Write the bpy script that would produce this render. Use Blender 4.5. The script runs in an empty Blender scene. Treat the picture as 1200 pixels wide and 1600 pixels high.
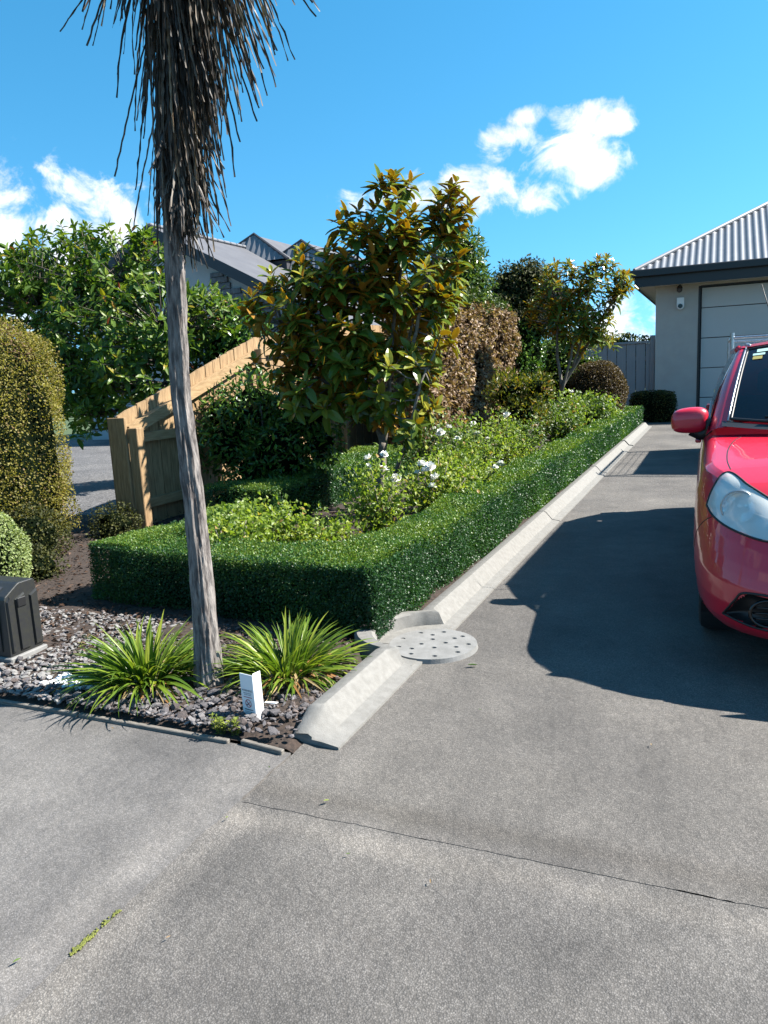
import bpy, bmesh, math, random
import numpy as np
from mathutils import Vector, Matrix, noise
from mathutils.bvhtree import BVHTree
R = math.radians
random.seed(7)
rng = np.random.default_rng(7)
scene = bpy.context.scene
COL = scene.collection

# ------------------------------------------------------------------ camera
CAM_H = 1.45
_roll, _pitch, _az = math.atan(0.05), R(10.08), R(23.6)
_f = Vector((-math.sin(_az)*math.cos(_pitch), math.cos(_az)*math.cos(_pitch), -math.sin(_pitch)))
_r0 = Vector((math.cos(_az), math.sin(_az), 0)); _u0 = _r0.cross(_f)
_r = _r0*math.cos(_roll) - _u0*math.sin(_roll); _u = _u0*math.cos(_roll) + _r0*math.sin(_roll)
cd = bpy.data.cameras.new('camera'); cam = bpy.data.objects.new('camera', cd); COL.objects.link(cam)
cd.sensor_fit = 'VERTICAL'; cd.sensor_height = 36.0; cd.lens = 1202/1600*36
cd.clip_start = 0.05; cd.clip_end = 3000
m3 = Matrix((_r, _u, -_f)).transposed()
cam.matrix_world = Matrix.Translation((0, 0, CAM_H)) @ m3.to_4x4()
scene.camera = cam

# ------------------------------------------------------------------ light
SUN = Vector((-0.93, -0.42, -1.0)).normalized()
sun_el = math.asin(-SUN.z); sun_az = math.atan2(-SUN.x, -SUN.y)
sl = bpy.data.lights.new('sun', 'SUN'); so = bpy.data.objects.new('sun', sl); COL.objects.link(so)
sl.energy = 5.0; sl.angle = R(0.55); sl.color = (1.0, 0.955, 0.88)
so.rotation_euler = SUN.to_track_quat('-Z', 'Y').to_euler(); so.location = (10, 5, 12)

world = bpy.data.worlds.new('World'); scene.world = world; world.use_nodes = True
def build_world():
    nt = world.node_tree; nt.nodes.clear(); N = nt.nodes.new; L = nt.links.new
    out = N('ShaderNodeOutputWorld'); bg = N('ShaderNodeBackground'); L(bg.outputs[0], out.inputs[0])
    sky = N('ShaderNodeTexSky'); sky.sky_type = 'NISHITA'; sky.sun_disc = False
    sky.sun_elevation = sun_el; sky.sun_rotation = sun_az; sky.altitude = 30; sky.air_density = 1.0
    sky.dust_density = 0.15; sky.ozone_density = 3.0
    bg.inputs['Strength'].default_value = 0.078
    hs = N('ShaderNodeHueSaturation'); hs.inputs['Hue'].default_value = 0.481; hs.inputs['Saturation'].default_value = 1.3; hs.inputs['Value'].default_value = 1.0
    L(sky.outputs[0], hs.inputs['Color'])
    tc = N('ShaderNodeTexCoord')
    # clear dry air: the pale band hugs the horizon less than in the model sky
    sm = N('ShaderNodeVectorMath'); sm.operation = 'ADD'; sm.inputs[1].default_value = (0, 0, 0.16); L(tc.outputs['Generated'], sm.inputs[0])
    sn = N('ShaderNodeVectorMath'); sn.operation = 'NORMALIZE'; L(sm.outputs[0], sn.inputs[0]); L(sn.outputs[0], sky.inputs['Vector'])
    def noi(scale, detail, rough=0.55, dist=0.0):
        n = N('ShaderNodeTexNoise'); n.inputs['Scale'].default_value = scale; n.inputs['Detail'].default_value = detail
        n.inputs['Roughness'].default_value = rough; n.inputs['Distortion'].default_value = dist
        L(tc.outputs['Generated'], n.inputs['Vector']); return n
    def math_(op, a, b=None, clamp=False):
        m = N('ShaderNodeMath'); m.operation = op; m.use_clamp = clamp
        for i, v in enumerate((a, b)):
            if v is None: continue
            if isinstance(v, (int, float)): m.inputs[i].default_value = v
            else: L(v, m.inputs[i])
        return m.outputs[0]
    def dot(vec):
        d = N('ShaderNodeVectorMath'); d.operation = 'DOT_PRODUCT'; L(tc.outputs['Generated'], d.inputs[0]); d.inputs[1].default_value = vec
        return d.outputs['Value']
    # clouds: (azimuth, elevation, half width, half height) in degrees; azimuth clockwise from +Y
    blobs = [(-46.5, 10.6, 7.5, 4.2), (-42.0, 9.8, 6.5, 3.4), (-53, 11.5, 8.0, 5.2), (-48, 8.0, 10.0, 4.5), (-39, 9.0, 4.5, 2.6),
             (-13.2, 14.9, 2.7, 1.4), (-10.9, 14.0, 3.4, 1.7), (-8.2, 13.1, 3.0, 1.4), (-8.8, 15.9, 2.6, 1.0), (-6.7, 15.5, 2.0, 0.9), (-12.6, 16.3, 1.5, 0.8),
             (-15.2, 12.0, 4.2, 1.7), (-12.0, 11.4, 3.0, 1.2), (-18.5, 12.2, 3.2, 1.5), (-24.0, 12.0, 2.6, 1.1),
             (-5.6, 2.6, 4.5, 2.2), (4, 3.2, 8.0, 2.4), (14, 7, 9, 3.5)]
    rb = random.Random(3)
    for k in range(16):
        blobs.append((40 + k*16.5 + rb.uniform(-6, 6), rb.uniform(7, 34), rb.uniform(6, 14), rb.uniform(2, 5)))
    acc = None
    for az, el, wa, wb in blobs:
        a, e = R(az), R(el)
        c = Vector((math.sin(a)*math.cos(e), math.cos(a)*math.cos(e), math.sin(e)))
        rt = Vector((math.cos(a), -math.sin(a), 0)); up = rt.cross(c)
        if up.z < 0: up = -up
        da = math_('MULTIPLY', dot(tuple(rt/math.sin(R(wa)))), 1.0); db = math_('MULTIPLY', dot(tuple(up/math.sin(R(wb)))), 1.0)
        q = math_('ADD', math_('MULTIPLY', da, da), math_('MULTIPLY', db, db))
        s = math_('SUBTRACT', 1.0, q)
        s = math_('MAXIMUM', s, -1.5)
        front = math_('GREATER_THAN', dot(tuple(c)), 0.2)
        s = math_('SUBTRACT', math_('MULTIPLY', math_('ADD', s, 2.0), front), 2.0)
        acc = s if acc is None else math_('MAXIMUM', acc, s)
    n1 = noi(17, 8, 0.62, 0.7); n2 = noi(34, 5, 0.62, 0.2)
    nn = math_('ADD', math_('MULTIPLY', math_('SUBTRACT', n1.outputs[0], 0.5), 5.4), math_('MULTIPLY', math_('SUBTRACT', n2.outputs[0], 0.5), 2.4))
    dens = math_('ADD', acc, nn)
    mr = N('ShaderNodeMapRange'); mr.interpolation_type = 'SMOOTHSTEP'
    L(dens, mr.inputs['Value']); mr.inputs['From Min'].default_value = -0.1; mr.inputs['From Max'].default_value = 1.5
    cr = N('ShaderNodeMapRange'); L(noi(7, 5, 0.6).outputs[0], cr.inputs['Value'])
    cr.inputs['From Min'].default_value = 0.3; cr.inputs['From Max'].default_value = 0.62; cr.inputs['To Min'].default_value = 3.9; cr.inputs['To Max'].default_value = 5.8
    cc = N('ShaderNodeCombineColor')
    L(math_('MULTIPLY', cr.outputs[0], 0.985), cc.inputs[0]); L(math_('MULTIPLY', cr.outputs[0], 0.995), cc.inputs[1]); L(math_('MULTIPLY', cr.outputs[0], 1.04), cc.inputs[2])
    mx = N('ShaderNodeMix'); mx.data_type = 'RGBA'
    L(math_('MULTIPLY', mr.outputs[0], 0.97), mx.inputs['Factor']); L(hs.outputs[0], mx.inputs['A']); L(cc.outputs[0], mx.inputs['B'])
    L(mx.outputs['Result'], bg.inputs['Color'])
build_world()

vs = scene.view_settings
vs.view_transform = 'Standard'; vs.look = 'None'; vs.exposure = 1.75; vs.gamma = 1.0; vs.use_curve_mapping = False

# ------------------------------------------------------------------ materials
MATS = {}
ALB = 0.67          # common reflectance scale of paving, timber and leaves
FULL = {'render_wall', 'door_steel', 'soffit', 'white_plastic', 'petal_white', 'lime_white', 'chrome', 'rim_metal', 'galv', 'sticker_green', 'chrome_dull'}
def sc(c, name=''): return tuple(v*(0.88 if name in FULL else ALB) for v in c[:3])
def newmat(name):
    m = bpy.data.materials.new(name); m.use_nodes = True; MATS[name] = m
    nt = m.node_tree; return m, nt, nt.nodes['Principled BSDF'], nt.nodes.new, nt.links.new
def ramp(N, stops):
    r = N('ShaderNodeValToRGB'); e = r.color_ramp.elements
    while len(e) < len(stops): e.new(0.5)
    for i, (p, c) in enumerate(stops):
        e[i].position = p; e[i].color = (*c, 1) if len(c) == 3 else c
    return r
def mat(name, c1, c2=None, scale=6.0, rough=0.7, bump=0.0, bscale=None, metal=0.0, coat=0.0, detail=6, stretch=None, lo=0.35, hi=0.65, spec=0.5):
    m, nt, b, N, L = newmat(name); c1 = sc(c1, name); c2 = sc(c2, name) if c2 else None
    b.inputs['Roughness'].default_value = rough; b.inputs['Metallic'].default_value = metal
    b.inputs['Coat Weight'].default_value = coat; b.inputs['Specular IOR Level'].default_value = spec
    tc = N('ShaderNodeTexCoord'); src = tc.outputs['Object']
    if stretch:
        mp = N('ShaderNodeMapping'); mp.inputs['Scale'].default_value = stretch; L(src, mp.inputs['Vector']); src = mp.outputs[0]
    if c2 is None:
        b.inputs['Base Color'].default_value = (*c1, 1)
    else:
        n = N('ShaderNodeTexNoise'); n.inputs['Scale'].default_value = scale; n.inputs['Detail'].default_value = detail; n.inputs['Roughness'].default_value = 0.62
        L(src, n.inputs['Vector']); r = ramp(N, [(lo, c1), (hi, c2)]); L(n.outputs[0], r.inputs[0]); L(r.outputs[0], b.inputs['Base Color'])
    if bump:
        n2 = N('ShaderNodeTexNoise'); n2.inputs['Scale'].default_value = bscale or scale*4; n2.inputs['Detail'].default_value = 5; L(src, n2.inputs['Vector'])
        bp = N('ShaderNodeBump'); bp.inputs['Strength'].default_value = bump; bp.inputs['Distance'].default_value = 0.01
        L(n2.outputs[0], bp.inputs['Height']); L(bp.outputs[0], b.inputs['Normal'])
    return m
def leafmat(name, stops, rough=0.45, trans=0.3, spec=0.5, tr_gain=1.6):
    m, nt, b, N, L = newmat(name)
    stops = [(p, sc(c)) for p, c in stops]
    at = N('ShaderNodeAttribute'); at.attribute_name = 'tint'
    r = ramp(N, stops); L(at.outputs['Fac'], r.inputs[0]); L(r.outputs[0], b.inputs['Base Color'])
    b.inputs['Roughness'].default_value = rough; b.inputs['Specular IOR Level'].default_value = spec*0.62
    t = N('ShaderNodeBsdfTranslucent'); g = N('ShaderNodeMix'); g.data_type = 'RGBA'; g.blend_type = 'MULTIPLY'; g.inputs['Factor'].default_value = 1
    L(r.outputs[0], g.inputs['A']); g.inputs['B'].default_value = (tr_gain*1.1, tr_gain*1.15, tr_gain*0.5, 1); L(g.outputs['Result'], t.inputs['Color'])
    mx = N('ShaderNodeMixShader'); mx.inputs[0].default_value = trans; L(b.outputs[0], mx.inputs[1]); L(t.outputs[0], mx.inputs[2])
    L(mx.outputs[0], nt.nodes['Material Output'].inputs['Surface'])
    return m
def asphalt(name, dark, light, tone_scale, cell=120, binder=0.35, warm=(1, 1, 1), stains=True, bump=0.5, bands=()):
    m, nt, b, N, L = newmat(name)
    dark, light = sc(dark), sc(light)
    b.inputs['Roughness'].default_value = 0.82; b.inputs['Specular IOR Level'].default_value = 0.35
    tc = N('ShaderNodeTexCoord'); src = tc.outputs['Object']
    v = N('ShaderNodeTexVoronoi'); v.inputs['Scale'].default_value = cell; v.inputs['Randomness'].default_value = 1; L(src, v.inputs['Vector'])
    sp = N('ShaderNodeSeparateColor'); L(v.outputs['Color'], sp.inputs[0])
    r = ramp(N, [(0.0, dark), (0.45, tuple((a*0.55+c*0.45) for a, c in zip(dark, light))), (0.82, light), (0.97, tuple(min(1, c*1.2) for c in light))])
    L(sp.outputs[0], r.inputs[0])
    rb = ramp(N, [(0.25, (1, 1, 1)), (0.75, (binder, binder, binder*0.98))]); rb.color_ramp.interpolation = 'EASE'
    md = N('ShaderNodeMath'); md.operation = 'MULTIPLY'; md.inputs[1].default_value = 1.25; L(v.outputs['Distance'], md.inputs[0]); L(md.outputs[0], rb.inputs[0])
    m1 = N('ShaderNodeMix'); m1.data_type = 'RGBA'; m1.blend_type = 'MULTIPLY'; m1.inputs['Factor'].default_value = 1
    L(r.outputs[0], m1.inputs['A']); L(rb.outputs[0], m1.inputs['B'])
    n = N('ShaderNodeTexNoise'); n.inputs['Scale'].default_value = tone_scale; n.inputs['Detail'].default_value = 7; n.inputs['Roughness'].default_value = 0.6; L(src, n.inputs['Vector'])
    rs = ramp(N, [(0.3, (0.66, 0.66, 0.67)), (0.5, (0.97, 0.96, 0.95)), (0.72, (1.28, 1.26, 1.22))]); L(n.outputs[0], rs.inputs[0])
    m2 = N('ShaderNodeMix'); m2.data_type = 'RGBA'; m2.blend_type = 'MULTIPLY'; m2.inputs['Factor'].default_value = 1 if stains else 0.4
    L(m1.outputs['Result'], m2.inputs['A']); L(rs.outputs[0], m2.inputs['B'])
    cur = m2.outputs['Result']
    for sc_, lo_, hi_, c0, c1 in ((4.2, 0.34, 0.68, 0.84, 1.12), (14.0, 0.62, 0.72, 1.0, 0.80), (0.45, 0.35, 0.65, 0.90, 1.08)):     # scuffs, damp spots, broad wear
        nq = N('ShaderNodeTexNoise'); nq.inputs['Scale'].default_value = sc_; nq.inputs['Detail'].default_value = 8; nq.inputs['Roughness'].default_value = 0.68; L(src, nq.inputs['Vector'])
        rq = ramp(N, [(lo_, (c0, c0, c0)), (hi_, (c1, c1, c1))]); L(nq.outputs[0], rq.inputs[0])
        mq = N('ShaderNodeMix'); mq.data_type = 'RGBA'; mq.blend_type = 'MULTIPLY'; mq.inputs['Factor'].default_value = 1; L(cur, mq.inputs['A']); L(rq.outputs[0], mq.inputs['B']); cur = mq.outputs['Result']
    sx = N('ShaderNodeSeparateXYZ'); L(src, sx.inputs[0])
    nw = N('ShaderNodeTexNoise'); nw.inputs['Scale'].default_value = 5; nw.inputs['Detail'].default_value = 6; L(src, nw.inputs['Vector'])
    for axis, c0, w, gain in bands:           # worn, washed strips: pale grit gathers along joints
        d = N('ShaderNodeMath'); d.operation = 'SUBTRACT'; L(sx.outputs[axis], d.inputs[0]); d.inputs[1].default_value = c0
        ab = N('ShaderNodeMath'); ab.operation = 'ABSOLUTE'; L(d.outputs[0], ab.inputs[0])
        nz = N('ShaderNodeMath'); nz.operation = 'MULTIPLY_ADD'; L(nw.outputs[0], nz.inputs[0]); nz.inputs[1].default_value = w*1.2; L(ab.outputs[0], nz.inputs[2])
        mr = N('ShaderNodeMapRange'); mr.interpolation_type = 'SMOOTHSTEP'; L(nz.outputs[0], mr.inputs['Value'])
        mr.inputs['From Min'].default_value = w*0.5; mr.inputs['From Max'].default_value = w*1.6; mr.inputs['To Min'].default_value = 1; mr.inputs['To Max'].default_value = 0
        mg = N('ShaderNodeMix'); mg.data_type = 'RGBA'; mg.blend_type = 'MULTIPLY'; L(mr.outputs[0], mg.inputs['Factor']); L(cur, mg.inputs['A']); mg.inputs['B'].default_value = (gain, gain*0.985, gain*0.96, 1)
        cur = mg.outputs['Result']
    mw = N('ShaderNodeMix'); mw.data_type = 'RGBA'; mw.blend_type = 'MULTIPLY'; mw.inputs['Factor'].default_value = 1; L(cur, mw.inputs['A']); mw.inputs['B'].default_value = (warm[0]*0.985, warm[1]*0.965, warm[2]*0.985, 1)
    L(mw.outputs['Result'], b.inputs['Base Color'])
    bp = N('ShaderNodeBump'); bp.invert = True; bp.inputs['Strength'].default_value = bump; bp.inputs['Distance'].default_value = 0.004
    L(v.outputs['Distance'], bp.inputs['Height'])
    bp2 = N('ShaderNodeBump'); bp2.inputs['Strength'].default_value = 0.35; bp2.inputs['Distance'].default_value = 0.02
    n3 = N('ShaderNodeTexNoise'); n3.inputs['Scale'].default_value = 22; n3.inputs['Detail'].default_value = 4; L(src, n3.inputs['Vector']); L(n3.outputs[0], bp2.inputs['Height'])
    L(bp.outputs[0], bp2.inputs['Normal']); L(bp2.outputs[0], b.inputs['Normal'])
    return m

asphalt('asphalt_street', (0.155, 0.150, 0.143), (0.218, 0.211, 0.202), 0.9, cell=230, binder=0.7, bump=0.3, bands=((0, -1.62, 0.16, 1.35),))
asphalt('asphalt_drive', (0.152, 0.144, 0.132), (0.218, 0.206, 0.188), 1.1, cell=200, binder=0.62, bump=0.42, bands=((1, 2.16, 0.10, 0.80),))
asphalt('asphalt_apron', (0.148, 0.141, 0.131), (0.215, 0.206, 0.191), 1.3, cell=205, binder=0.62, bump=0.42, bands=((0, -1.46, 0.10, 1.4), (1, 1.98, 0.10, 1.3)))
asphalt('asphalt_road', (0.10, 0.10, 0.102), (0.26, 0.26, 0.262), 0.6, cell=60, binder=0.6, bump=0.3)
mat('soil', (0.018, 0.011, 0.008), (0.065, 0.042, 0.03), 38, 0.95, 0.8, 60)
mat('ground_base', (0.05, 0.045, 0.03), (0.09, 0.08, 0.05), 2, 0.95)
mat('concrete', (0.20, 0.192, 0.176), (0.255, 0.246, 0.228), 28, 0.88, 0.3, 220)
mat('concrete_pale', (0.20, 0.198, 0.19), (0.27, 0.267, 0.26), 14, 0.85, 0.2, 150)
mat('timber_grey', (0.13, 0.115, 0.10), (0.27, 0.245, 0.21), 20, 0.85, 0.3, 80, stretch=(1, 12, 12))
mat('fence_timber', (0.24, 0.145, 0.065), (0.43, 0.285, 0.145), 7, 0.72, 0.25, 60, stretch=(6, 6, 0.7))
mat('fence_rail', (0.29, 0.18, 0.08), (0.47, 0.32, 0.165), 7, 0.72, 0.25, 60, stretch=(6, 0.7, 6))
mat('wood_cut', (0.42, 0.30, 0.16), (0.52, 0.38, 0.22), 20, 0.8)
mat('stone_dark', (0.05, 0.046, 0.05), (0.17, 0.155, 0.16), 25, 0.82, 0.5, 120)
mat('stone_mid', (0.12, 0.11, 0.11), (0.27, 0.25, 0.25), 25, 0.82, 0.5, 120)
mat('stone_pale', (0.19, 0.182, 0.175), (0.31, 0.30, 0.285), 25, 0.85, 0.4, 120)
mat('stone_rust', (0.085, 0.066, 0.06), (0.18, 0.14, 0.125), 25, 0.85, 0.5, 120)
mat('lime_white', (0.72, 0.73, 0.75), (0.85, 0.85, 0.86), 30, 0.9, 0.4, 100)
mat('bark_lance', (0.075, 0.062, 0.058), (0.33, 0.295, 0.27), 26, 0.92, 0.8, 60, stretch=(1.6, 1.6, 0.34), lo=0.38, hi=0.62)
mat('bark_dark', (0.07, 0.055, 0.045), (0.16, 0.135, 0.11), 18, 0.9, 0.4, 60)
mat('bark_pale', (0.15, 0.13, 0.105), (0.30, 0.265, 0.215), 18, 0.88, 0.4, 60)
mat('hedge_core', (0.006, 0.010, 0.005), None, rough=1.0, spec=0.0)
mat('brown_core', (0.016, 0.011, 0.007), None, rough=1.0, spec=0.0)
mat('plastic_black', (0.022, 0.023, 0.026), (0.030, 0.031, 0.026), 40, 0.42, 0.08, 300)
mat('plastic_print', (0.06, 0.062, 0.066), None, rough=0.5)
mat('white_plastic', (0.80, 0.80, 0.80), None, rough=0.35)
mat('print_dark', (0.07, 0.07, 0.09), None, rough=0.6)
mat('print_red', (0.55, 0.05, 0.06), None, rough=0.6)
mat('print_grey', (0.30, 0.31, 0.34), None, rough=0.6)
mat('render_wall', (0.40, 0.375, 0.35), (0.44, 0.415, 0.385), 3, 0.85, 0.15, 120)
mat('render_wall_pale', (0.50, 0.50, 0.51), (0.55, 0.55, 0.56), 3, 0.85, 0.1, 120)
mat('soffit', (0.52, 0.48, 0.42), None, rough=0.8)
mat('roof_steel', (0.17, 0.18, 0.20), (0.20, 0.21, 0.23), 4, 0.42, spec=0.5)
mat('roof_cap', (0.22, 0.225, 0.24), None, rough=0.45)
mat('gutter_dark', (0.018, 0.018, 0.02), None, rough=0.45)
mat('roof_tile', (0.095, 0.095, 0.108), (0.12, 0.12, 0.132), 1.5, 0.7, 0.1, 60)
mat('fascia_dark', (0.045, 0.045, 0.055), None, rough=0.6)
mat('veneer', (0.13, 0.13, 0.145), (0.24, 0.24, 0.26), 12, 0.85, 0.5, 60)
mat('door_steel', (0.47, 0.46, 0.45), (0.49, 0.48, 0.47), 2, 0.5, 0.03, 90)
mat('door_gap', (0.06, 0.06, 0.065), None, rough=0.8)
mat('fence_painted', (0.30, 0.31, 0.325), (0.34, 0.35, 0.365), 5, 0.7, 0.15, 60, stretch=(4, 4, 0.5))
mat('galv', (0.42, 0.43, 0.45), (0.60, 0.61, 0.63), 30, 0.38, metal=0.85)
mat('tyre', (0.012, 0.012, 0.013), (0.02, 0.02, 0.021), 60, 0.85)
mat('rim_metal', (0.45, 0.46, 0.47), None, rough=0.3, metal=0.9)
mat('black_trim', (0.010, 0.010, 0.011), None, rough=0.5)
mat('black_gloss', (0.008, 0.008, 0.009), None, rough=0.15)
mat('chrome', (0.75, 0.76, 0.78), None, rough=0.12, metal=1.0)
mat('car_red', (0.74, 0.007, 0.038), (0.72, 0.007, 0.036), 200, 0.42, coat=0.7, detail=1)
MATS['car_red'].node_tree.nodes['Principled BSDF'].inputs['Coat Roughness'].default_value = 0.035
mat('bulb_amber', (0.75, 0.28, 0.12), None, rough=0.2)
mat('sticker_green', (0.42, 0.62, 0.55), None, rough=0.5)
mat('sticker_yellow', (0.45, 0.38, 0.10), None, rough=0.5)
mat('seat_cloth', (0.03, 0.03, 0.035), None, rough=0.9)
mat('moss', (0.10, 0.12, 0.025), (0.21, 0.22, 0.03), 60, 0.9)
mat('petal_white', (0.80, 0.79, 0.72), (0.86, 0.85, 0.80), 30, 0.6)
mat('petal_spent', (0.32, 0.20, 0.10), None, rough=0.8)
mat('lawn', (0.045, 0.075, 0.02), (0.075, 0.115, 0.03), 30, 0.9)
def glass_mat():
    m, nt, b, N, L = newmat('glass_dark')
    b.inputs['Base Color'].default_value = (0.004, 0.006, 0.010, 1); b.inputs['Roughness'].default_value = 0.03; b.inputs['Specular IOR Level'].default_value = 0.6
    t = N('ShaderNodeBsdfTransparent'); t.inputs['Color'].default_value = (0.35, 0.42, 0.45, 1)
    mx = N('ShaderNodeMixShader'); mx.inputs[0].default_value = 0.35; L(b.outputs[0], mx.inputs[1]); L(t.outputs[0], mx.inputs[2]); L(mx.outputs[0], nt.nodes['Material Output'].inputs['Surface'])
    m, nt, b, N, L = newmat('lens')
    b.inputs['Base Color'].default_value = (0.90, 0.93, 0.88, 1); b.inputs['Roughness'].default_value = 0.12; b.inputs['Coat Weight'].default_value = 1.0
    t = N('ShaderNodeBsdfTransparent'); t.inputs['Color'].default_value = (0.92, 0.96, 0.98, 1)
    mx = N('ShaderNodeMixShader'); mx.inputs[0].default_value = 0.5; L(b.outputs[0], mx.inputs[1]); L(t.outputs[0], mx.inputs[2]); L(mx.outputs[0], nt.nodes['Material Output'].inputs['Surface'])
    m, nt, b, N, L = newmat('window_glass')
    b.inputs['Base Color'].default_value = (0.02, 0.025, 0.03, 1); b.inputs['Roughness'].default_value = 0.05
glass_mat()
# foliage
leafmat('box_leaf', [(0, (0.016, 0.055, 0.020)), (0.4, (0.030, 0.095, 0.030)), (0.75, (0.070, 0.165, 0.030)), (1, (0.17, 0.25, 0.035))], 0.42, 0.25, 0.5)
leafmat('laurel_leaf', [(0, (0.034, 0.080, 0.013)), (0.6, (0.10, 0.18, 0.02)), (0.86, (0.23, 0.30, 0.03)), (0.95, (0.30, 0.24, 0.02)), (1, (0.22, 0.05, 0.02))], 0.40, 0.28, 0.45)
leafmat('magnolia_top', [(0, (0.060, 0.120, 0.020)), (0.5, (0.15, 0.23, 0.03)), (1, (0.42, 0.40, 0.05))], 0.24, 0.36, 0.5, 2.2)
leafmat('magnolia_under', [(0, (0.28, 0.22, 0.04)), (0.35, (0.50, 0.27, 0.05)), (1, (0.66, 0.29, 0.045))], 0.75, 0.40, 0.2, 2.0)
leafmat('camellia_leaf', [(0, (0.026, 0.075, 0.015)), (0.7, (0.068, 0.155, 0.026)), (1, (0.19, 0.30, 0.04))], 0.28, 0.2, 0.5)
leafmat('rose_leaf', [(0, (0.10, 0.17, 0.026)), (0.6, (0.24, 0.33, 0.042)), (0.88, (0.40, 0.42, 0.06)), (1, (0.40, 0.25, 0.075))], 0.42, 0.40, 0.45)
leafmat('rose_dark', [(0, (0.045, 0.09, 0.018)), (0.6, (0.11, 0.18, 0.032)), (0.9, (0.22, 0.27, 0.05)), (1, (0.34, 0.20, 0.07))], 0.42, 0.32, 0.45)
leafmat('corokia_leaf', [(0, (0.15, 0.14, 0.035)), (0.5, (0.25, 0.225, 0.045)), (0.8, (0.34, 0.30, 0.06)), (1, (0.26, 0.16, 0.09))], 0.5, 0.35, 0.4)
leafmat('corokia_red', [(0, (0.11, 0.065, 0.035)), (0.6, (0.20, 0.115, 0.075)), (1, (0.28, 0.17, 0.11))], 0.6, 0.2, 0.3)
leafmat('hebe_leaf', [(0, (0.16, 0.22, 0.07)), (0.6, (0.30, 0.37, 0.14)), (1, (0.42, 0.47, 0.22))], 0.5, 0.3, 0.4)
leafmat('beech_brown', [(0, (0.13, 0.075, 0.042)), (0.5, (0.28, 0.18, 0.105)), (0.9, (0.45, 0.32, 0.21)), (1, (0.10, 0.15, 0.03))], 0.5, 0.22, 0.4)
leafmat('beech_green', [(0, (0.025, 0.05, 0.012)), (0.7, (0.055, 0.10, 0.02)), (1, (0.14, 0.16, 0.03))], 0.45, 0.25, 0.4)
leafmat('conifer_leaf', [(0, (0.02, 0.026, 0.008)), (0.6, (0.055, 0.062, 0.016)), (1, (0.12, 0.12, 0.03))], 0.6, 0.2, 0.3)
leafmat('pale_leaf', [(0, (0.045, 0.085, 0.018)), (0.6, (0.085, 0.15, 0.028)), (1, (0.16, 0.23, 0.05))], 0.32, 0.3, 0.5)
leafmat('gold_leaf', [(0, (0.05, 0.08, 0.012)), (0.55, (0.13, 0.15, 0.02)), (0.9, (0.26, 0.22, 0.03)), (1, (0.28, 0.12, 0.03))], 0.4, 0.3, 0.45)
leafmat('coprosma_leaf', [(0, (0.045, 0.032, 0.018)), (0.6, (0.11, 0.075, 0.036)), (1, (0.20, 0.14, 0.06))], 0.5, 0.2, 0.4)
leafmat('strap_leaf', [(0, (0.06, 0.125, 0.016)), (0.5, (0.16, 0.25, 0.026)), (0.9, (0.32, 0.37, 0.05)), (1, (0.34, 0.33, 0.06))], 0.36, 0.3, 0.45)
leafmat('strap_dry', [(0, (0.26, 0.18, 0.085)), (0.6, (0.40, 0.30, 0.15)), (1, (0.34, 0.16, 0.05))], 0.7, 0.2, 0.2)
leafmat('lance_leaf', [(0, (0.030, 0.025, 0.021)), (0.45, (0.085, 0.070, 0.058)), (0.85, (0.24, 0.20, 0.16)), (1, (0.34, 0.24, 0.15))], 0.5, 0.04, 0.4)
leafmat('weed_leaf', [(0, (0.14, 0.20, 0.03)), (1, (0.34, 0.38, 0.06))], 0.45, 0.35, 0.4)
leafmat('litter', [(0, (0.05, 0.12, 0.02)), (0.4, (0.16, 0.2, 0.04)), (0.7, (0.25, 0.16, 0.08)), (1, (0.4, 0.3, 0.18))], 0.7, 0.1, 0.3)

# ------------------------------------------------------------------ mesh helpers
def np_mesh(name, V, Q, mats, tint=None, smooth=False, midx=None):
    """V (n,3); Q (m,4) quads or (m,3) tris"""
    me = bpy.data.meshes.new(name)
    V = np.asarray(V, np.float32); Q = np.asarray(Q, np.int32); k = Q.shape[1]
    me.vertices.add(len(V)); me.vertices.foreach_set('co', V.ravel())
    me.loops.add(Q.size); me.loops.foreach_set('vertex_index', Q.ravel())
    me.polygons.add(len(Q)); me.polygons.foreach_set('loop_start', np.arange(0, Q.size, k, dtype=np.int32))
    if midx is not None: me.polygons.foreach_set('material_index', np.asarray(midx, np.int32))
    me.polygons.foreach_set('use_smooth', np.full(len(Q), bool(smooth)))
    me.update(calc_edges=True)
    if tint is not None:
        a = me.attributes.new('tint', 'FLOAT', 'POINT'); a.data.foreach_set('value', np.asarray(tint, np.float32))
    for m in ([mats] if isinstance(mats, str) else mats): me.materials.append(MATS[m])
    return me
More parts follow.
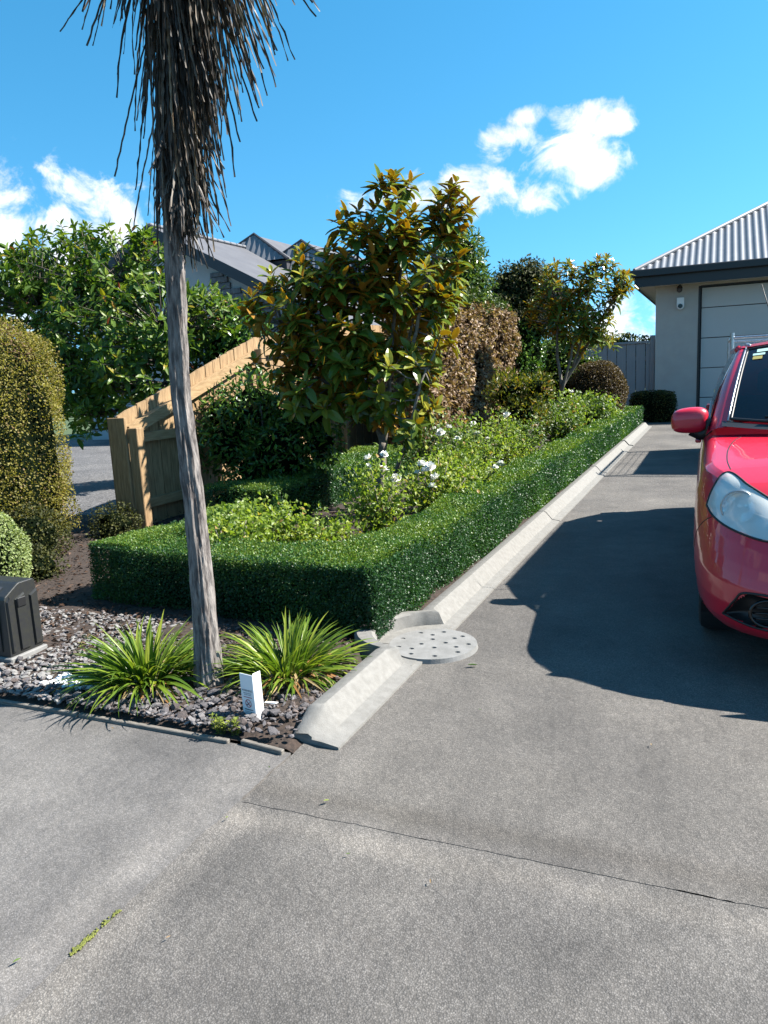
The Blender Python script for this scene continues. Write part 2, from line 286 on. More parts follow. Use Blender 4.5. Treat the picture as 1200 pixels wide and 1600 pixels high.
class MB:
    def __init__(s): s.v = []; s.f = []
    def add(s, vs, fs):
        o = len(s.v); s.v += [tuple(v) for v in vs]; s.f += [tuple(i+o for i in f) for f in fs]; return s
    def box(s, a, b, c=0.0, M=None):
        """axis box from corner a to corner b with chamfer c, optional matrix"""
        x0, y0, z0 = [min(p, q) for p, q in zip(a, b)]; x1, y1, z1 = [max(p, q) for p, q in zip(a, b)]
        c = min(c, 0.45*min(x1-x0, y1-y0, z1-z0))
        if c <= 0:
            vs = [(x, y, z) for z in (z0, z1) for y in (y0, y1) for x in (x0, x1)]
            fs = [(0, 2, 3, 1), (4, 5, 7, 6), (0, 1, 5, 4), (2, 6, 7, 3), (0, 4, 6, 2), (1, 3, 7, 5)]
        else:
            ce = ((x0+x1)/2, (y0+y1)/2, (z0+z1)/2); h = ((x1-x0)/2, (y1-y0)/2, (z1-z0)/2)
            vs = []; idx = {}
            for sx in (-1, 1):
                for sy in (-1, 1):
                    for sz in (-1, 1):
                        for ax in range(3):
                            sg = (sx, sy, sz); p = [ce[i] + sg[i]*(h[i] - (0 if i == ax else c)) for i in range(3)]
                            idx[(sx, sy, sz, ax)] = len(vs); vs.append(tuple(p))
            fs = []
            for ax in range(3):
                o = [i for i in range(3) if i != ax]
                for sg in (-1, 1):
                    q = []
                    for a1, b1 in ((-1, -1), (1, -1), (1, 1), (-1, 1)):
                        t = [0, 0, 0]; t[ax] = sg; t[o[0]] = a1; t[o[1]] = b1; q.append(idx[(*t, ax)])
                    if (sg > 0) == (ax == 1): q.reverse()
                    fs.append(tuple(q))
            for ax in range(3):
                o = [i for i in range(3) if i != ax]
                for a1 in (-1, 1):
                    for b1 in (-1, 1):
                        t0 = [0, 0, 0]; t0[o[0]] = a1; t0[o[1]] = b1; t0[ax] = -1; t1 = list(t0); t1[ax] = 1
                        fs.append((idx[(*t0, o[0])], idx[(*t1, o[0])], idx[(*t1, o[1])], idx[(*t0, o[1])]))
            for sx in (-1, 1):
                for sy in (-1, 1):
                    for sz in (-1, 1): fs.append((idx[(sx, sy, sz, 0)], idx[(sx, sy, sz, 1)], idx[(sx, sy, sz, 2)]))
        if M is not None: vs = [tuple(M @ Vector(v)) for v in vs]
        return s.add(vs, fs)
    def tube(s, pts, rad, n=8, cap=True):
        pts = [Vector(p) for p in pts]
        if not hasattr(rad, '__len__'): rad = [rad]*len(pts)
        vs = []; fs = []; x = None
        for i, p in enumerate(pts):
            d = (pts[min(i+1, len(pts)-1)] - pts[max(i-1, 0)])
            if d.length < 1e-9: d = Vector((0, 0, 1))
            d.normalize()
            if x is None: x = d.orthogonal().normalized()
            else:
                x = x - d*x.dot(d)
                x = d.orthogonal().normalized() if x.length < 1e-6 else x.normalized()
            y = d.cross(x)
            for k in range(n):
                a = 2*math.pi*k/n; vs.append(p + (x*math.cos(a) + y*math.sin(a))*rad[i])
        for i in range(len(pts)-1):
            for k in range(n): fs.append((i*n+k, i*n+(k+1) % n, (i+1)*n+(k+1) % n, (i+1)*n+k))
        if cap: fs.append(tuple(reversed(range(n)))); fs.append(tuple((len(pts)-1)*n+k for k in range(n)))
        return s.add(vs, fs)
    def prism(s, poly, axis, a, b):
        """extrude 2D polygon along axis 'x','y','z' from a to b"""
        def P(u, v, w): return {'x': (w, u, v), 'y': (u, w, v), 'z': (u, v, w)}[axis]
        n = len(poly); vs = [P(*p, a) for p in poly] + [P(*p, b) for p in poly]
        fs = [tuple(range(n)), tuple(reversed(range(n, 2*n)))] + [(i, n+i, n+(i+1) % n, (i+1) % n) for i in range(n)]
        return s.add(vs, fs)
    def mesh(s, name, m, smooth=False, fixn=True):
        me = bpy.data.meshes.new(name); me.from_pydata(s.v, [], s.f)
        if fixn:
            bm = bmesh.new(); bm.from_mesh(me); bmesh.ops.recalc_face_normals(bm, faces=bm.faces); bm.to_mesh(me); bm.free()
        if smooth:
            me.polygons.foreach_set('use_smooth', np.ones(len(me.polygons), bool))
            if smooth != True: me.set_sharp_from_angle(angle=R(smooth))
        for k in ([m] if isinstance(m, str) else m): me.materials.append(MATS[k])
        return me
def link(name, me, parent=None):
    o = bpy.data.objects.new(name, me); COL.objects.link(o)
    if parent is not None:
        o.parent = parent
        if parent.type == 'EMPTY': o.location = -Vector(parent.location)      # meshes are built in world metres
    return o
def tag(o, label=None, cat=None, group=None, kind=None):
    if label: o['label'] = label
    if cat: o['category'] = cat
    if group: o['group'] = group
    if kind: o['kind'] = kind
    return o
def thing(name, label, cat, loc=(0, 0, 0), group=None):
    o = bpy.data.objects.new(name, None); COL.objects.link(o); o.location = loc; o.empty_display_size = 0.1
    return tag(o, label, cat, group)
def struct(name, me, parent=None): return tag(link(name, me, parent), kind='structure')
def place(name, me, root, M):
    o = bpy.data.objects.new(name, me); COL.objects.link(o); o.parent = root
    o.matrix_basis = Matrix.Translation(-Vector(root.location)) @ M if root.type == 'EMPTY' else M
    return o
def basis(p, d, n, s=1.0):
    y = Vector(d).normalized(); x = y.cross(Vector(n))
    x = y.orthogonal().normalized() if x.length < 1e-6 else x.normalized()
    z = x.cross(y)
    return Matrix.Translation(p) @ Matrix((x, y, z)).transposed().to_4x4() @ Matrix.Scale(s, 4)
def nz(p, s=1.0): return noise.noise(Vector(p)*s)

# leaf templates: x width, y length, z normal
def tmpl_diamond(w=0.6):
    return np.array([(0, 0, 0), (w/2, .45, .06), (0, 1, 0), (-w/2, .45, .06)], float), np.array([(0, 1, 2, 3)])
def tmpl_fold(w=0.5, fold=0.12, droop=0.12):
    V = np.array([(0, 0, 0), (w/2, .42, fold), (0, 1, -droop), (-w/2, .42, fold), (0, .5, 0)], float)
    return V, np.array([(0, 1, 2, 4), (0, 4, 2, 3)])
def tmpl_leaf(w=0.4, fold=0.08, droop=0.25, seg=4, double=False, prof=None, thick=0.004):
    V = []; Q = []
    for i in range(seg+1):
        t = i/seg; hw = (prof(t) if prof else math.sin(math.pi*(0.06+0.9*t**0.85))**0.75)*w/2
        z = -droop*t*t
        V += [(-hw, t, z+fold*hw/w*2), (0, t, z), (hw, t, z+fold*hw/w*2)]
    for i in range(seg):
        a = i*3; Q += [(a, a+1, a+4, a+3), (a+1, a+2, a+5, a+4)]
    V = np.array(V, float); Q = np.array(Q); mi = np.zeros(len(Q), int)
    if double:
        n = len(V); V2 = V.copy(); V2[:, 2] -= thick; V = np.vstack([V, V2]); Q = np.vstack([Q, Q[:, ::-1]+n]); mi = np.concatenate([mi, mi+1])
    return V, Q, mi
def unit(A): return A/np.maximum(np.linalg.norm(A, axis=1, keepdims=True), 1e-9)
def leaves(name, tm, P, D, Nn, S, mats, tint):
    V, Q = tm[0], tm[1]; n = len(P)
    y = unit(D); x = np.cross(y, Nn); bad = np.linalg.norm(x, axis=1) < 1e-5; x[bad] = (1, 0, 0); x = unit(x); z = np.cross(x, y)
    S = np.broadcast_to(np.asarray(S, float), (n,))[:, None, None]
    W = P[:, None, :] + S*(V[None, :, 0, None]*x[:, None, :] + V[None, :, 1, None]*y[:, None, :] + V[None, :, 2, None]*z[:, None, :])
    F = (Q[None] + (np.arange(n)*len(V))[:, None, None]).reshape(-1, 4)
    mi = np.tile(tm[2], n) if len(tm) > 2 else None
    return np_mesh(name, W.reshape(-1, 3), F, mats, np.repeat(tint, len(V)), False, mi)
def sphere_dirs(n, r=rng):
    d = r.normal(size=(n, 3)); return unit(d)
def lump(dirs, seed, amp=0.18, f=1.6):
    return np.array([1 + amp*(noise.noise(Vector(d)*f + Vector((seed*7.3, seed*1.7, 0))) + 0.5*noise.noise(Vector(d)*f*2.3 + Vector((seed, 5, seed*3)))) for d in dirs])
def blob(name, c, r, n, size, tm, mats, parent, seed=1, amp=0.18, inner=0.72, upbias=0.25, flat_bottom=None, tskew=1.0, core=None, tipdown=0.15, coref=0.72, power=1.0):
    """leafy mass: leaves through the outer shell of a lumpy ellipsoid; a dark twig mass inside"""
    c = np.array(c, float); r = np.array(r, float)
    d = sphere_dirs(n)
    if power != 1.0: d = np.sign(d)*np.abs(d)**power; d = d/np.max(np.abs(d), axis=1, keepdims=True)*(np.max(np.abs(unit(d)), axis=1, keepdims=True)**0.35)
    lu = lump(unit(d), seed, amp)
    rad = lu*(inner + (1-inner)*rng.random(n)**0.5)
    P = c + d*r*rad[:, None]
    if flat_bottom is not None:
        k = P[:, 2] > flat_bottom; P, d = P[k], d[k]; n = len(P)
    D = unit(unit(d)*0.7 + rng.normal(size=(n, 3))*0.75 + np.array([0, 0, -tipdown]))
    Nn = unit(unit(d)*0.8 + rng.normal(size=(n, 3))*0.6 + np.array([0, 0, upbias]))
    tint = np.clip(rng.random(n)**tskew, 0, 1)
    tag(link('foliage', leaves('foliage', tm, P, D, Nn, size*rng.uniform(.65, 1.25, n), mats, tint), parent), kind='stuff')
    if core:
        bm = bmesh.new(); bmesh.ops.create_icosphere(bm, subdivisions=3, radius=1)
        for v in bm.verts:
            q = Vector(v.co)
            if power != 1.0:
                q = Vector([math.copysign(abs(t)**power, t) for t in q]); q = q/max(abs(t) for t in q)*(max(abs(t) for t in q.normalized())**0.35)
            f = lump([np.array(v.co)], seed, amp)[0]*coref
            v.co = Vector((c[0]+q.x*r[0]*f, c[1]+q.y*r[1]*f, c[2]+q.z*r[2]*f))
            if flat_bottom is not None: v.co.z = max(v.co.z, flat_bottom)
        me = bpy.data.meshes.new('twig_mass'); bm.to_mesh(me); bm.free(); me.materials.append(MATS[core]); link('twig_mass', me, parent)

# ================================================================== setting: ground and paving
MC = (-1.365, 3.69); MRAD = 0.235          # round lid in the kerb line
def sheet(name, x0, x1, y0, y1, z, m, jag=(), step=0.02, amp=0.006, thick=0.05, kind=True):
    """paving sheet with a crumbly edge on the sides named in jag ('y0','x0'...)"""
    def edge(axis, c, a, b, key):
        n = max(2, int((b-a)/step)) if key in jag else 2
        pts = []
        for i in range(n+1):
            t = a + (b-a)*i/n; o = 0
            if key in jag: o = amp*(noise.noise(Vector((t*9, c*3, 1))) + 0.7*noise.noise(Vector((t*41, c, 5))))
            pts.append((c+o, t) if axis == 'x' else (t, c+o))
        return pts
    loop = edge('y', y0, x0, x1, 'y0')[:-1] + edge('x', x1, y0, y1, 'x1')[:-1] + edge('y', y1, x0, x1, 'y1')[::-1][:-1] + edge('x', x0, y0, y1, 'x0')[::-1][:-1]
    bm = bmesh.new(); top = [bm.verts.new((x, y, z)) for x, y in loop]; bot = [bm.verts.new((x, y, z-thick)) for x, y in loop]
    bm.faces.new(top); n = len(loop)
    for i in range(n): bm.faces.new((top[i], bot[i], bot[(i+1) % n], top[(i+1) % n]))
    bmesh.ops.triangulate(bm, faces=[f for f in bm.faces if len(f.verts) > 4])
    bmesh.ops.recalc_face_normals(bm, faces=bm.faces)
    me = bpy.data.meshes.new(name); bm.to_mesh(me); bm.free(); me.materials.append(MATS[m])
    return struct(name, me)
g0 = MB(); g0.add([(-400, -400, -0.06), (400, -400, -0.06), (400, 900, -0.06), (-400, 900, -0.06)], [(0, 1, 2, 3)]); struct('ground', g0.mesh('ground', 'lawn'))
sheet('driveway', -1.5, 4.6, 2.06, 21.25, 0.0018, 'asphalt_drive', jag=('y0', 'x0'), amp=0.006)
sheet('driveway_apron', -1.515, 6.5, -9, 2.075, 0.000, 'asphalt_apron', jag=('x0',), amp=0.008)
sheet('street_footpath', -12, -1.512, -9, 2.425, 0.0012, 'asphalt_street', jag=('x1',), amp=0.007)
sheet('street_road', -34, -5.9, 6.45, 17.4, 0.0, 'asphalt_road', jag=('y0',), step=0.1, amp=0.05)
# concrete dish channel of the driveway's far end
def bed_mesh():
    xs = np.concatenate([np.arange(-9.5, -1.57, 0.08), [-1.535, -1.50, -1.45]]); ys = np.concatenate([np.arange(2.43, 6.6, 0.06), np.arange(6.6, 22, 0.35)])
    V = []; idx = -np.ones((len(ys), len(xs)), int)
    for j, y in enumerate(ys):
        for i, x in enumerate(xs):
            if x < -5.7 and y > 6.6: continue
            edge = min(1, max(0, (y-2.43)/0.25)); side = min(1, max(0, (-1.50-x)/0.12))
            z = 0.012 + 0.035*edge*side + 0.022*noise.noise(Vector((x*3, y*3, 0)))*edge + 0.012*noise.noise(Vector((x*11, y*11, 3)))*edge
            if x > -1.51: z = -0.004
            if (x-MC[0])**2+(y-MC[1])**2 < 0.40**2: z = min(z, -0.012)
            idx[j, i] = len(V); V.append((x, y, z))
    Q = [(idx[j, i], idx[j, i+1], idx[j+1, i+1], idx[j+1, i]) for j in range(len(ys)-1) for i in range(len(xs)-1) if min(idx[j, i], idx[j, i+1], idx[j+1, i+1], idx[j+1, i]) >= 0]
    return np_mesh('garden_bed', V, Q, 'soil', smooth=True)
bed = struct('garden_bed', bed_mesh())

# kerb: swept profile, swinging round behind the round lid
def kerb_section(y, flat=1.0):
    """list of (x,z) from the road side to the back"""
    dy = abs(y-MC[1]); sw = 0.0
    if dy < 0.31: sw = math.sqrt(0.31**2 - dy*dy)*0.95
    face = min(-1.412, MC[0] - sw); steep = 1.0 if dy < 0.30 else max(0, 1-(dy-0.30)/0.05)
    fw = 0.055*(1-steep) + 0.012*steep
    h = 0.105*flat + 0.02*(1-flat)
    w = 0.075 + 0.03*steep
    wob = 0.0012*noise.noise(Vector((y*2.2, 0, 4)))
    return [(-1.338+wob, -0.02), (-1.338+wob, 0.014), (face+0.002, 0.026+wob*0.5), (face-fw, h-0.012), (face-fw-0.018, h), (face-fw-w, h-0.006), (face-fw-w-0.016, h-0.02), (face-fw-w-0.018, -0.05)]
def kerb_mesh(y0, y1, step, nose=False):
    ys = np.arange(y0, y1+1e-6, step); V = []; Q = []
    for j, y in enumerate(ys):
        fl = min(1, 0.15+0.85*(y-y0)/0.16) if nose else 1
        sec = kerb_section(y, fl)
        for k, (x, z) in enumerate(sec):
            if nose and j == 0: y2 = y + 0.03*abs(noise.noise(Vector((x*20, 0, 0)))) + (0.02 if k > 3 else 0)
            else: y2 = y
            V.append((x, y2, z))
    n = len(sec)
    for j in range(len(ys)-1):
        for k in range(n-1): Q.append((j*n+k, (j+1)*n+k, (j+1)*n+k+1, j*n+k+1))
    m = MB(); m.add(V, Q); m.f += [tuple(range(n)), tuple(((len(ys)-1)*n+k) for k in reversed(range(n)))]
    return m.mesh('kerb', 'concrete', smooth=38)
struct('kerb', kerb_mesh(2.50, 3.62, 0.02, nose=True))
struct('kerb', kerb_mesh(3.626, 7.2, 0.02))
for a, b in ((7.206, 10.6), (10.606, 14.2), (14.206, 18.45)): struct('kerb', kerb_mesh(a, b, 0.12))

# round concrete lid with key holes
def lid():
    bm = bmesh.new(); N = 64
    rim = [bm.verts.new((MC[0]+MRAD*math.cos(2*math.pi*i/N), MC[1]+MRAD*math.sin(2*math.pi*i/N), 0.026)) for i in range(N)]
    E = [bm.edges.new((rim[i], rim[(i+1) % N])) for i in range(N)]
    holes = []
    for rr, cnt, ph in ((0.065, 4, 0.4), (0.135, 6, 0.9), (0.188, 9, 0.2)):
        for k in range(cnt):
            a = 2*math.pi*k/cnt + ph; hx, hy = MC[0]+rr*math.cos(a), MC[1]+rr*math.sin(a)
            if random.random() < 0.06: continue
            ring = [bm.verts.new((hx+0.0165*math.cos(2*math.pi*i/12), hy+0.0125*math.sin(2*math.pi*i/12), 0.026)) for i in range(12)]
            E += [bm.edges.new((ring[i], ring[(i+1) % 12])) for i in range(12)]; holes.append((ring, hx, hy))
    bmesh.ops.triangle_fill(bm, edges=E, use_beauty=True)
    for ring, hx, hy in holes:
        bot = [bm.verts.new((hx+(v.co.x-hx)*0.7, hy+(v.co.y-hy)*0.7, 0.010)) for v in ring]
        for i in range(12): bm.faces.new((ring[i], ring[(i+1) % 12], bot[(i+1) % 12], bot[i]))
        bm.faces.new(bot)
    low = [bm.verts.new((MC[0]+(v.co.x-MC[0])*1.02, MC[1]+(v.co.y-MC[1])*1.02, 0.0)) for v in rim]
    for i in range(N): bm.faces.new((rim[i], low[i], low[(i+1) % N], rim[(i+1) % N]))
    bmesh.ops.recalc_face_normals(bm, faces=bm.faces)
    me = bpy.data.meshes.new('manhole_cover'); bm.to_mesh(me); bm.free(); me.materials.append(MATS['concrete_pale']); return me
mc = tag(link('manhole_cover', lid()), 'round pale concrete manhole cover with rings of small holes beside the kerb', 'manhole cover')

def lid_surround():
    m = MB(); n = 48; V = []
    for r_, z in ((MRAD+0.006, 0.012), (MRAD+0.008, 0.020), (0.318, 0.020), (0.318, -0.02)):
        V += [(MC[0]+r_*math.cos(math.pi*(0.5+i/n)), MC[1]+r_*math.sin(math.pi*(0.5+i/n)), z) for i in range(n+1)]
    k = n+1; m.add(V, [(a*k+i, a*k+i+1, (a+1)*k+i+1, (a+1)*k+i) for a in range(3) for i in range(n)])
    return m.mesh('surround', 'concrete', smooth=40)
link('surround', lid_surround(), mc)
# timber edging of the gravel bed
def edging(x0, x1, y0, y1, z, label):
    m = MB(); n = 14; a = Vector((x0, y0, 0)); b = Vector((x1, y1, 0))
    M = Matrix.Translation((x0, y0, 0)) @ Matrix.Rotation(math.atan2(y1-y0, x1-x0), 4, 'Z')
    m.box((0, -0.011, -0.06), ((b-a).length, 0.011, z), 0.003, M)
    tag(link('timber_edging', m.mesh('timber_edging', 'timber_grey')), label, 'edging')
edging(-4.6, -2.62, 2.436, 2.432, 0.018, 'long weathered timber edging strip between gravel and footpath before the black utility box')
edging(-2.61, -1.80, 2.432, 2.420, 0.017, 'weathered timber edging strip between gravel and footpath before the tree and sign')
edging(-1.745, -1.535, 2.434, 2.405, 0.020, 'short broken end of timber edging beside the yellow green weed')

# ------------------------------------------------------------------ stones of the bed
def stone_mesh(k, m, round_=0.0):
    r = random.Random(k*13+5); bm = bmesh.new(); bmesh.ops.create_icosphere(bm, subdivisions=1, radius=1)
    sx, sy, sz = r.uniform(.8, 1.35), r.uniform(.55, .95), r.uniform(.3, .6)
    for v in bm.verts:
        j = 1 + (1-round_)*r.uniform(-.32, .25) + round_*r.uniform(-.08, .08)
        v.co = Vector((v.co.x*sx*j, v.co.y*sy*j, v.co.z*sz*j))
    me = bpy.data.meshes.new('stone'); bm.to_mesh(me); bm.free(); me.materials.append(MATS[m])
    if round_ > 0.5: me.polygons.foreach_set('use_smooth', np.ones(len(me.polygons), bool))
    return me
S_DARK = [stone_mesh(k, ('stone_dark', 'stone_dark', 'stone_mid', 'stone_rust')[k % 4]) for k in range(12)]
S_PALE = [stone_mesh(40+k, ('stone_pale', 'stone_mid', 'stone_mid', 'stone_dark')[k % 4], 0.15) for k in range(8)]
S_WHITE = [stone_mesh(80+k, 'lime_white', 0.2) for k in range(4)]
BOXR = (-3.80, -3.36, 2.70, 3.10)
def stone_spot(r):
    while True:
        x = r.uniform(-4.3, -1.535); y = 2.455 + (r.random()**1.25)*1.15
        if BOXR[0] < x < BOXR[1] and BOXR[2] < y < BOXR[3]: continue
        if (x+2.2)**2 + (y-2.84)**2 < 0.10**2: continue
        if x > -1.66 and y > 3.3: continue
        if y > 3.0 and x > -2.6 and r.random() < 0.6: continue
        if y < 2.62 and -1.75 < x and r.random() < 0.7: continue
        return x, y
rs = random.Random(11); placed = []
for k in range(300):
    big = k < 120
    for _ in range(30):
        x, y = stone_spot(rs)
        if big: x = rs.uniform(-3.5, -1.6); y = rs.uniform(2.47, 2.80)
        s = rs.uniform(0.019, 0.031) if big else rs.uniform(0.013, 0.023)
        if all((x-a)**2+(y-b)**2 > (0.72*(s+c))**2 for a, b, c in placed) and (x+2.2)**2+(y-2.84)**2 > 0.01: break
    placed.append((x, y, s))
    pale = x < -2.75
    white = -2.98 < x < -2.68 and 2.58 < y < 2.74
    me = rs.choice(S_WHITE if white else (S_PALE if pale and rs.random() < 0.75 else S_DARK))
    M = Matrix.Translation((x, y, 0.045 + 0.45*s)) @ Matrix.Rotation(rs.uniform(0, 6.28), 4, 'Z') @ Matrix.Rotation(rs.uniform(-.5, .5), 4, 'X') @ Matrix.Scale(s, 4)
    place('stone', me, bed, M)
def gravel():
    V, F, mi = [], [], []; names = ['stone_dark', 'stone_mid', 'stone_pale', 'stone_rust', 'lime_white', 'soil']
    base = [(np.array([v.co[:] for v in me.vertices]), np.array([p.vertices[:] for p in me.polygons])) for me in S_DARK[:6] + S_PALE[:3]]
    off = 0
    for k in range(7500):
        x, y = stone_spot(rs); deep = y > 3.05 or x > -1.66
        s = rs.uniform(0.006, 0.018); bv, bf = rs.choice(base)
        a = rs.uniform(0, 6.28); ca, sa = math.cos(a), math.sin(a); t = rs.uniform(-.5, .5)
        q = bv*s; q = np.stack([q[:, 0]*ca-q[:, 1]*sa, q[:, 0]*sa+q[:, 1]*ca, q[:, 2]+q[:, 0]*t], 1) + np.array([x, y, 0.045+rs.uniform(-.4, .9)*s])
        white = ((x+2.82)/0.20)**2 + ((y-2.665)/0.085)**2 + rs.uniform(-.3, .3) < 1
        u = rs.random()
        if white: c = 4
        elif x < -2.75: c = 2 if u < .45 else 1 if u < .8 else 3
        elif deep: c = 3 if u < .45 else 5 if u < .6 else 0
        else: c = 0 if u < .6 else 1 if u < .82 else 3
        V.append(q); F.append(bf+off); mi.append(np.full(len(bf), c)); off += len(bv)
    return np_mesh('gravel', np.vstack(V), np.vstack(F), names, midx=np.concatenate(mi))
tag(link('gravel', gravel(), bed), kind='stuff')
# bark chips and dry bits over the rest of the bed
def chips():
    n = 9000; P = np.stack([rng.uniform(-6.2, -1.7, n), 3.0 + rng.random(n)**1.3*4.2, rng.uniform(0.04, 0.07, n)], 1)
    D = unit(np.stack([rng.normal(size=n), rng.normal(size=n), rng.normal(size=n)*.25], 1)); Nn = unit(np.stack([rng.normal(size=n)*.5, rng.normal(size=n)*.5, np.ones(n)], 1))
    return leaves('bark_chips', tmpl_fold(0.45, .1, .05), P, D, Nn, rng.uniform(.02, .05, n), 'chip', rng.random(n))
leafmat('chip', [(0, (0.025, 0.014, 0.010)), (0.7, (0.075, 0.045, 0.03)), (1, (0.17, 0.11, 0.08))], 0.9, 0.0, 0.2)
tag(link('bark_chips', chips(), bed), kind='stuff')

# ================================================================== garage building at the end of the drive
def garage():
    t = thing('garage_building', 'grey rendered garage building with corrugated hip roof behind the red car', 'building', (2, 21.3, 0))
    W0, W1, Y0, Y1, ZT = -1.49, 7.4, 21.3, 30.0, 3.30
    m = MB()
    m.box((W0, Y0, -0.05), (-0.45, Y0+0.22, ZT)); m.box((4.30, Y0, -0.05), (W1, Y0+0.22, ZT)); m.box((-0.45, Y0, 3.22), (4.30, Y0+0.22, ZT))
    m.box((W0, Y0+0.22, -0.05), (W0+0.2, Y1, ZT)); m.box((W1-0.2, Y0+0.22, -0.05), (W1, Y1, ZT)); m.box((W0+0.2, Y1-0.2, -0.05), (W1-0.2, Y1, ZT))
    link('wall', m.mesh('wall', 'render_wall'), t)
    # door
    d = link('garage_door', MB().box((-0.44, Y0+0.12, 0.0), (4.29, Y0+0.14, 3.215)).mesh('garage_door', 'door_gap'), t)
    zz = [0.02, 0.49, 1.23, 1.97, 2.71, 3.205]
    for a, b in zip(zz[:-1], zz[1:]):
        link('door_panel', MB().box((-0.41, Y0+0.085, a+0.009), (4.27, Y0+0.12, b-0.009), 0.006).mesh('door_panel', 'door_steel'), d)
    j = MB(); j.box((-0.485, Y0-0.012, 0), (-0.44, Y0+0.1, 3.24), 0.004); j.box((4.29, Y0-0.012, 0), (4.335, Y0+0.1, 3.24), 0.004); j.box((-0.44, Y0-0.012, 3.212), (4.29, Y0+0.1, 3.25), 0.004)
    link('door_frame', j.mesh('door_frame', 'gutter_dark'), t)
    # roof: corrugated hip
    EX0, EX1, EY0, EY1, EZ, SL = -1.95, 7.9, 20.6, 30.6, 3.66, 0.56
    per, amp = 0.16, 0.017
    def plane(a0, a1, fn):
        xs = np.arange(a0, a1+1e-6, per/8); V = []; Q = []
        for i, x in enumerate(xs):
            tt = max(0.0, min(x-a0, a1-x, (EX1-EX0)/2, (EY1-EY0)/2)); h = amp*math.cos(2*math.pi*(x-a0)/per); h = h*(1 if abs(h) < amp*0.6 else 1.0)
            for s in (0, 1): V.append(fn(x, tt*s, h))
            if i: b = 2*i; Q.append((b-2, b, b+1, b-1))
        return V, Q
    m = MB()
    m.add(*plane(EX0, EX1, lambda x, u, h: (x, EY0+u-h*0.4, EZ+u*SL+h)))
    m.add(*plane(EY0, EY1, lambda y, u, h: (EX0+u-h*0.4, y, EZ+u*SL+h)))
    m.add(*plane(EY0, EY1, lambda y, u, h: (EX1-u+h*0.4, y, EZ+u*SL+h)))
    m.add(*plane(EX0, EX1, lambda x, u, h: (x, EY1-u+h*0.4, EZ+u*SL+h)))
    rf = link('roof', m.mesh('roof', 'roof_steel', smooth=True, fixn=False), t)
    half = (EX1-EX0)/2
    for (x, y, dx, dy) in ((EX0, EY0, 1, 1), (EX1, EY0, -1, 1), (EX0, EY1, 1, -1), (EX1, EY1, -1, -1)):
        c = MB(); c.tube([(x, y, EZ+0.02), (x+dx*half, y+dy*half, EZ+half*SL+0.02)], 0.055, 8); link('hip_cap', c.mesh('hip_cap', 'roof_cap', smooth=40), rf)
    m = MB(); m.box((EX0-0.05, EY0-0.11, 3.50), (EX1+0.05, EY0-0.005, 3.68), 0.02); m.box((EX0-0.11, EY0-0.1, 3.505), (EX0-0.005, EY1, 3.675), 0.02)
    link('gutter', m.mesh('gutter', 'gutter_dark'), t)
    m = MB(); m.box((EX0, EY0, 3.27), (EX1, EY0+0.03, 3.62)); m.box((EX0, EY0+0.03, 3.272), (EX0+0.03, EY1, 3.62)); m.box((EX1-0.03, EY0+0.03, 3.272), (EX1, EY1, 3.62))
    link('fascia', m.mesh('fascia', 'gutter_dark'), t)
    m = MB(); m.box((EX0+0.03, EY0+0.03, 3.302), (EX1-0.03, EY1-0.1, 3.33)); link('soffit', m.mesh('soffit', 'soffit'), t)
garage()
def cam_fixture():
    t = thing('security_camera', 'white security camera on the grey garage wall', 'camera', (-0.90, 21.29, 2.84))
    m = MB(); pts = []
    for k in range(17):
        a = math.pi*k/16; pts.append((-0.90+0.085*math.cos(a+math.pi), 2.79+0.085*math.sin(a+math.pi)))
    poly = [(-0.985, 2.99), (-0.985, 2.79)] + pts[1:-1] + [(-0.815, 2.79), (-0.815, 2.99)]
    m.prism(poly, 'y', 21.29, 21.21); link('housing', m.mesh('housing', 'white_plastic'), t)
    m = MB(); m.tube([(-0.90, 21.215, 2.785), (-0.90, 21.18, 2.785)], 0.055, 16); link('lens', m.mesh('lens', 'black_gloss'), t)
    t = thing('eave_spotlight', 'small dark spotlight under the garage eave', 'light', (-0.92, 21.2, 3.30))
    m = MB(); m.tube([(-0.92, 21.17, 3.30), (-0.92, 21.17, 3.22)], 0.03, 10); m.tube([(-0.92, 21.2, 3.23), (-0.92, 21.06, 3.16)], 0.065, 14); link('lamp_housing', m.mesh('lamp_housing', 'black_trim'), t)
    m = MB(); m.tube([(-0.92, 21.062, 3.161), (-0.92, 21.05, 3.155)], 0.05, 14); link('lamp_glass', m.mesh('lamp_glass', 'window_glass'), t)
cam_fixture()
def grey_fence():
    t = thing('board_fence', 'grey painted vertical board fence joining the garage wall', 'fence', (-3.5, 21.5, 0))
    x = -1.50; r = random.Random(4)
    while x > -6.2:
        w = 0.235; me = MB().box((x-w, 21.5+r.uniform(-.004, .004), 0.02), (x-0.008, 21.53, 1.93+r.uniform(-.006, .006)), 0.004).mesh('board', 'fence_painted'); link('board', me, t); x -= w+0.006
    m = MB(); m.box((-6.2, 21.46, 1.93), (-1.50, 21.57, 1.99), 0.006); link('cap_rail', m.mesh('cap_rail', 'fence_painted'), t)
    m = MB(); m.box((-6.2, 21.54, 0.4), (-1.5, 21.59, 0.5)); m.box((-6.2, 21.54, 1.5), (-1.5, 21.59, 1.6)); link('rail', m.mesh('rail', 'fence_painted'), t)
    m = MB(); m.box((-1.62, 21.44, 0.0), (-1.505, 21.50, 2.12), 0.006); link('post', m.mesh('post', 'fence_painted'), t)
grey_fence()

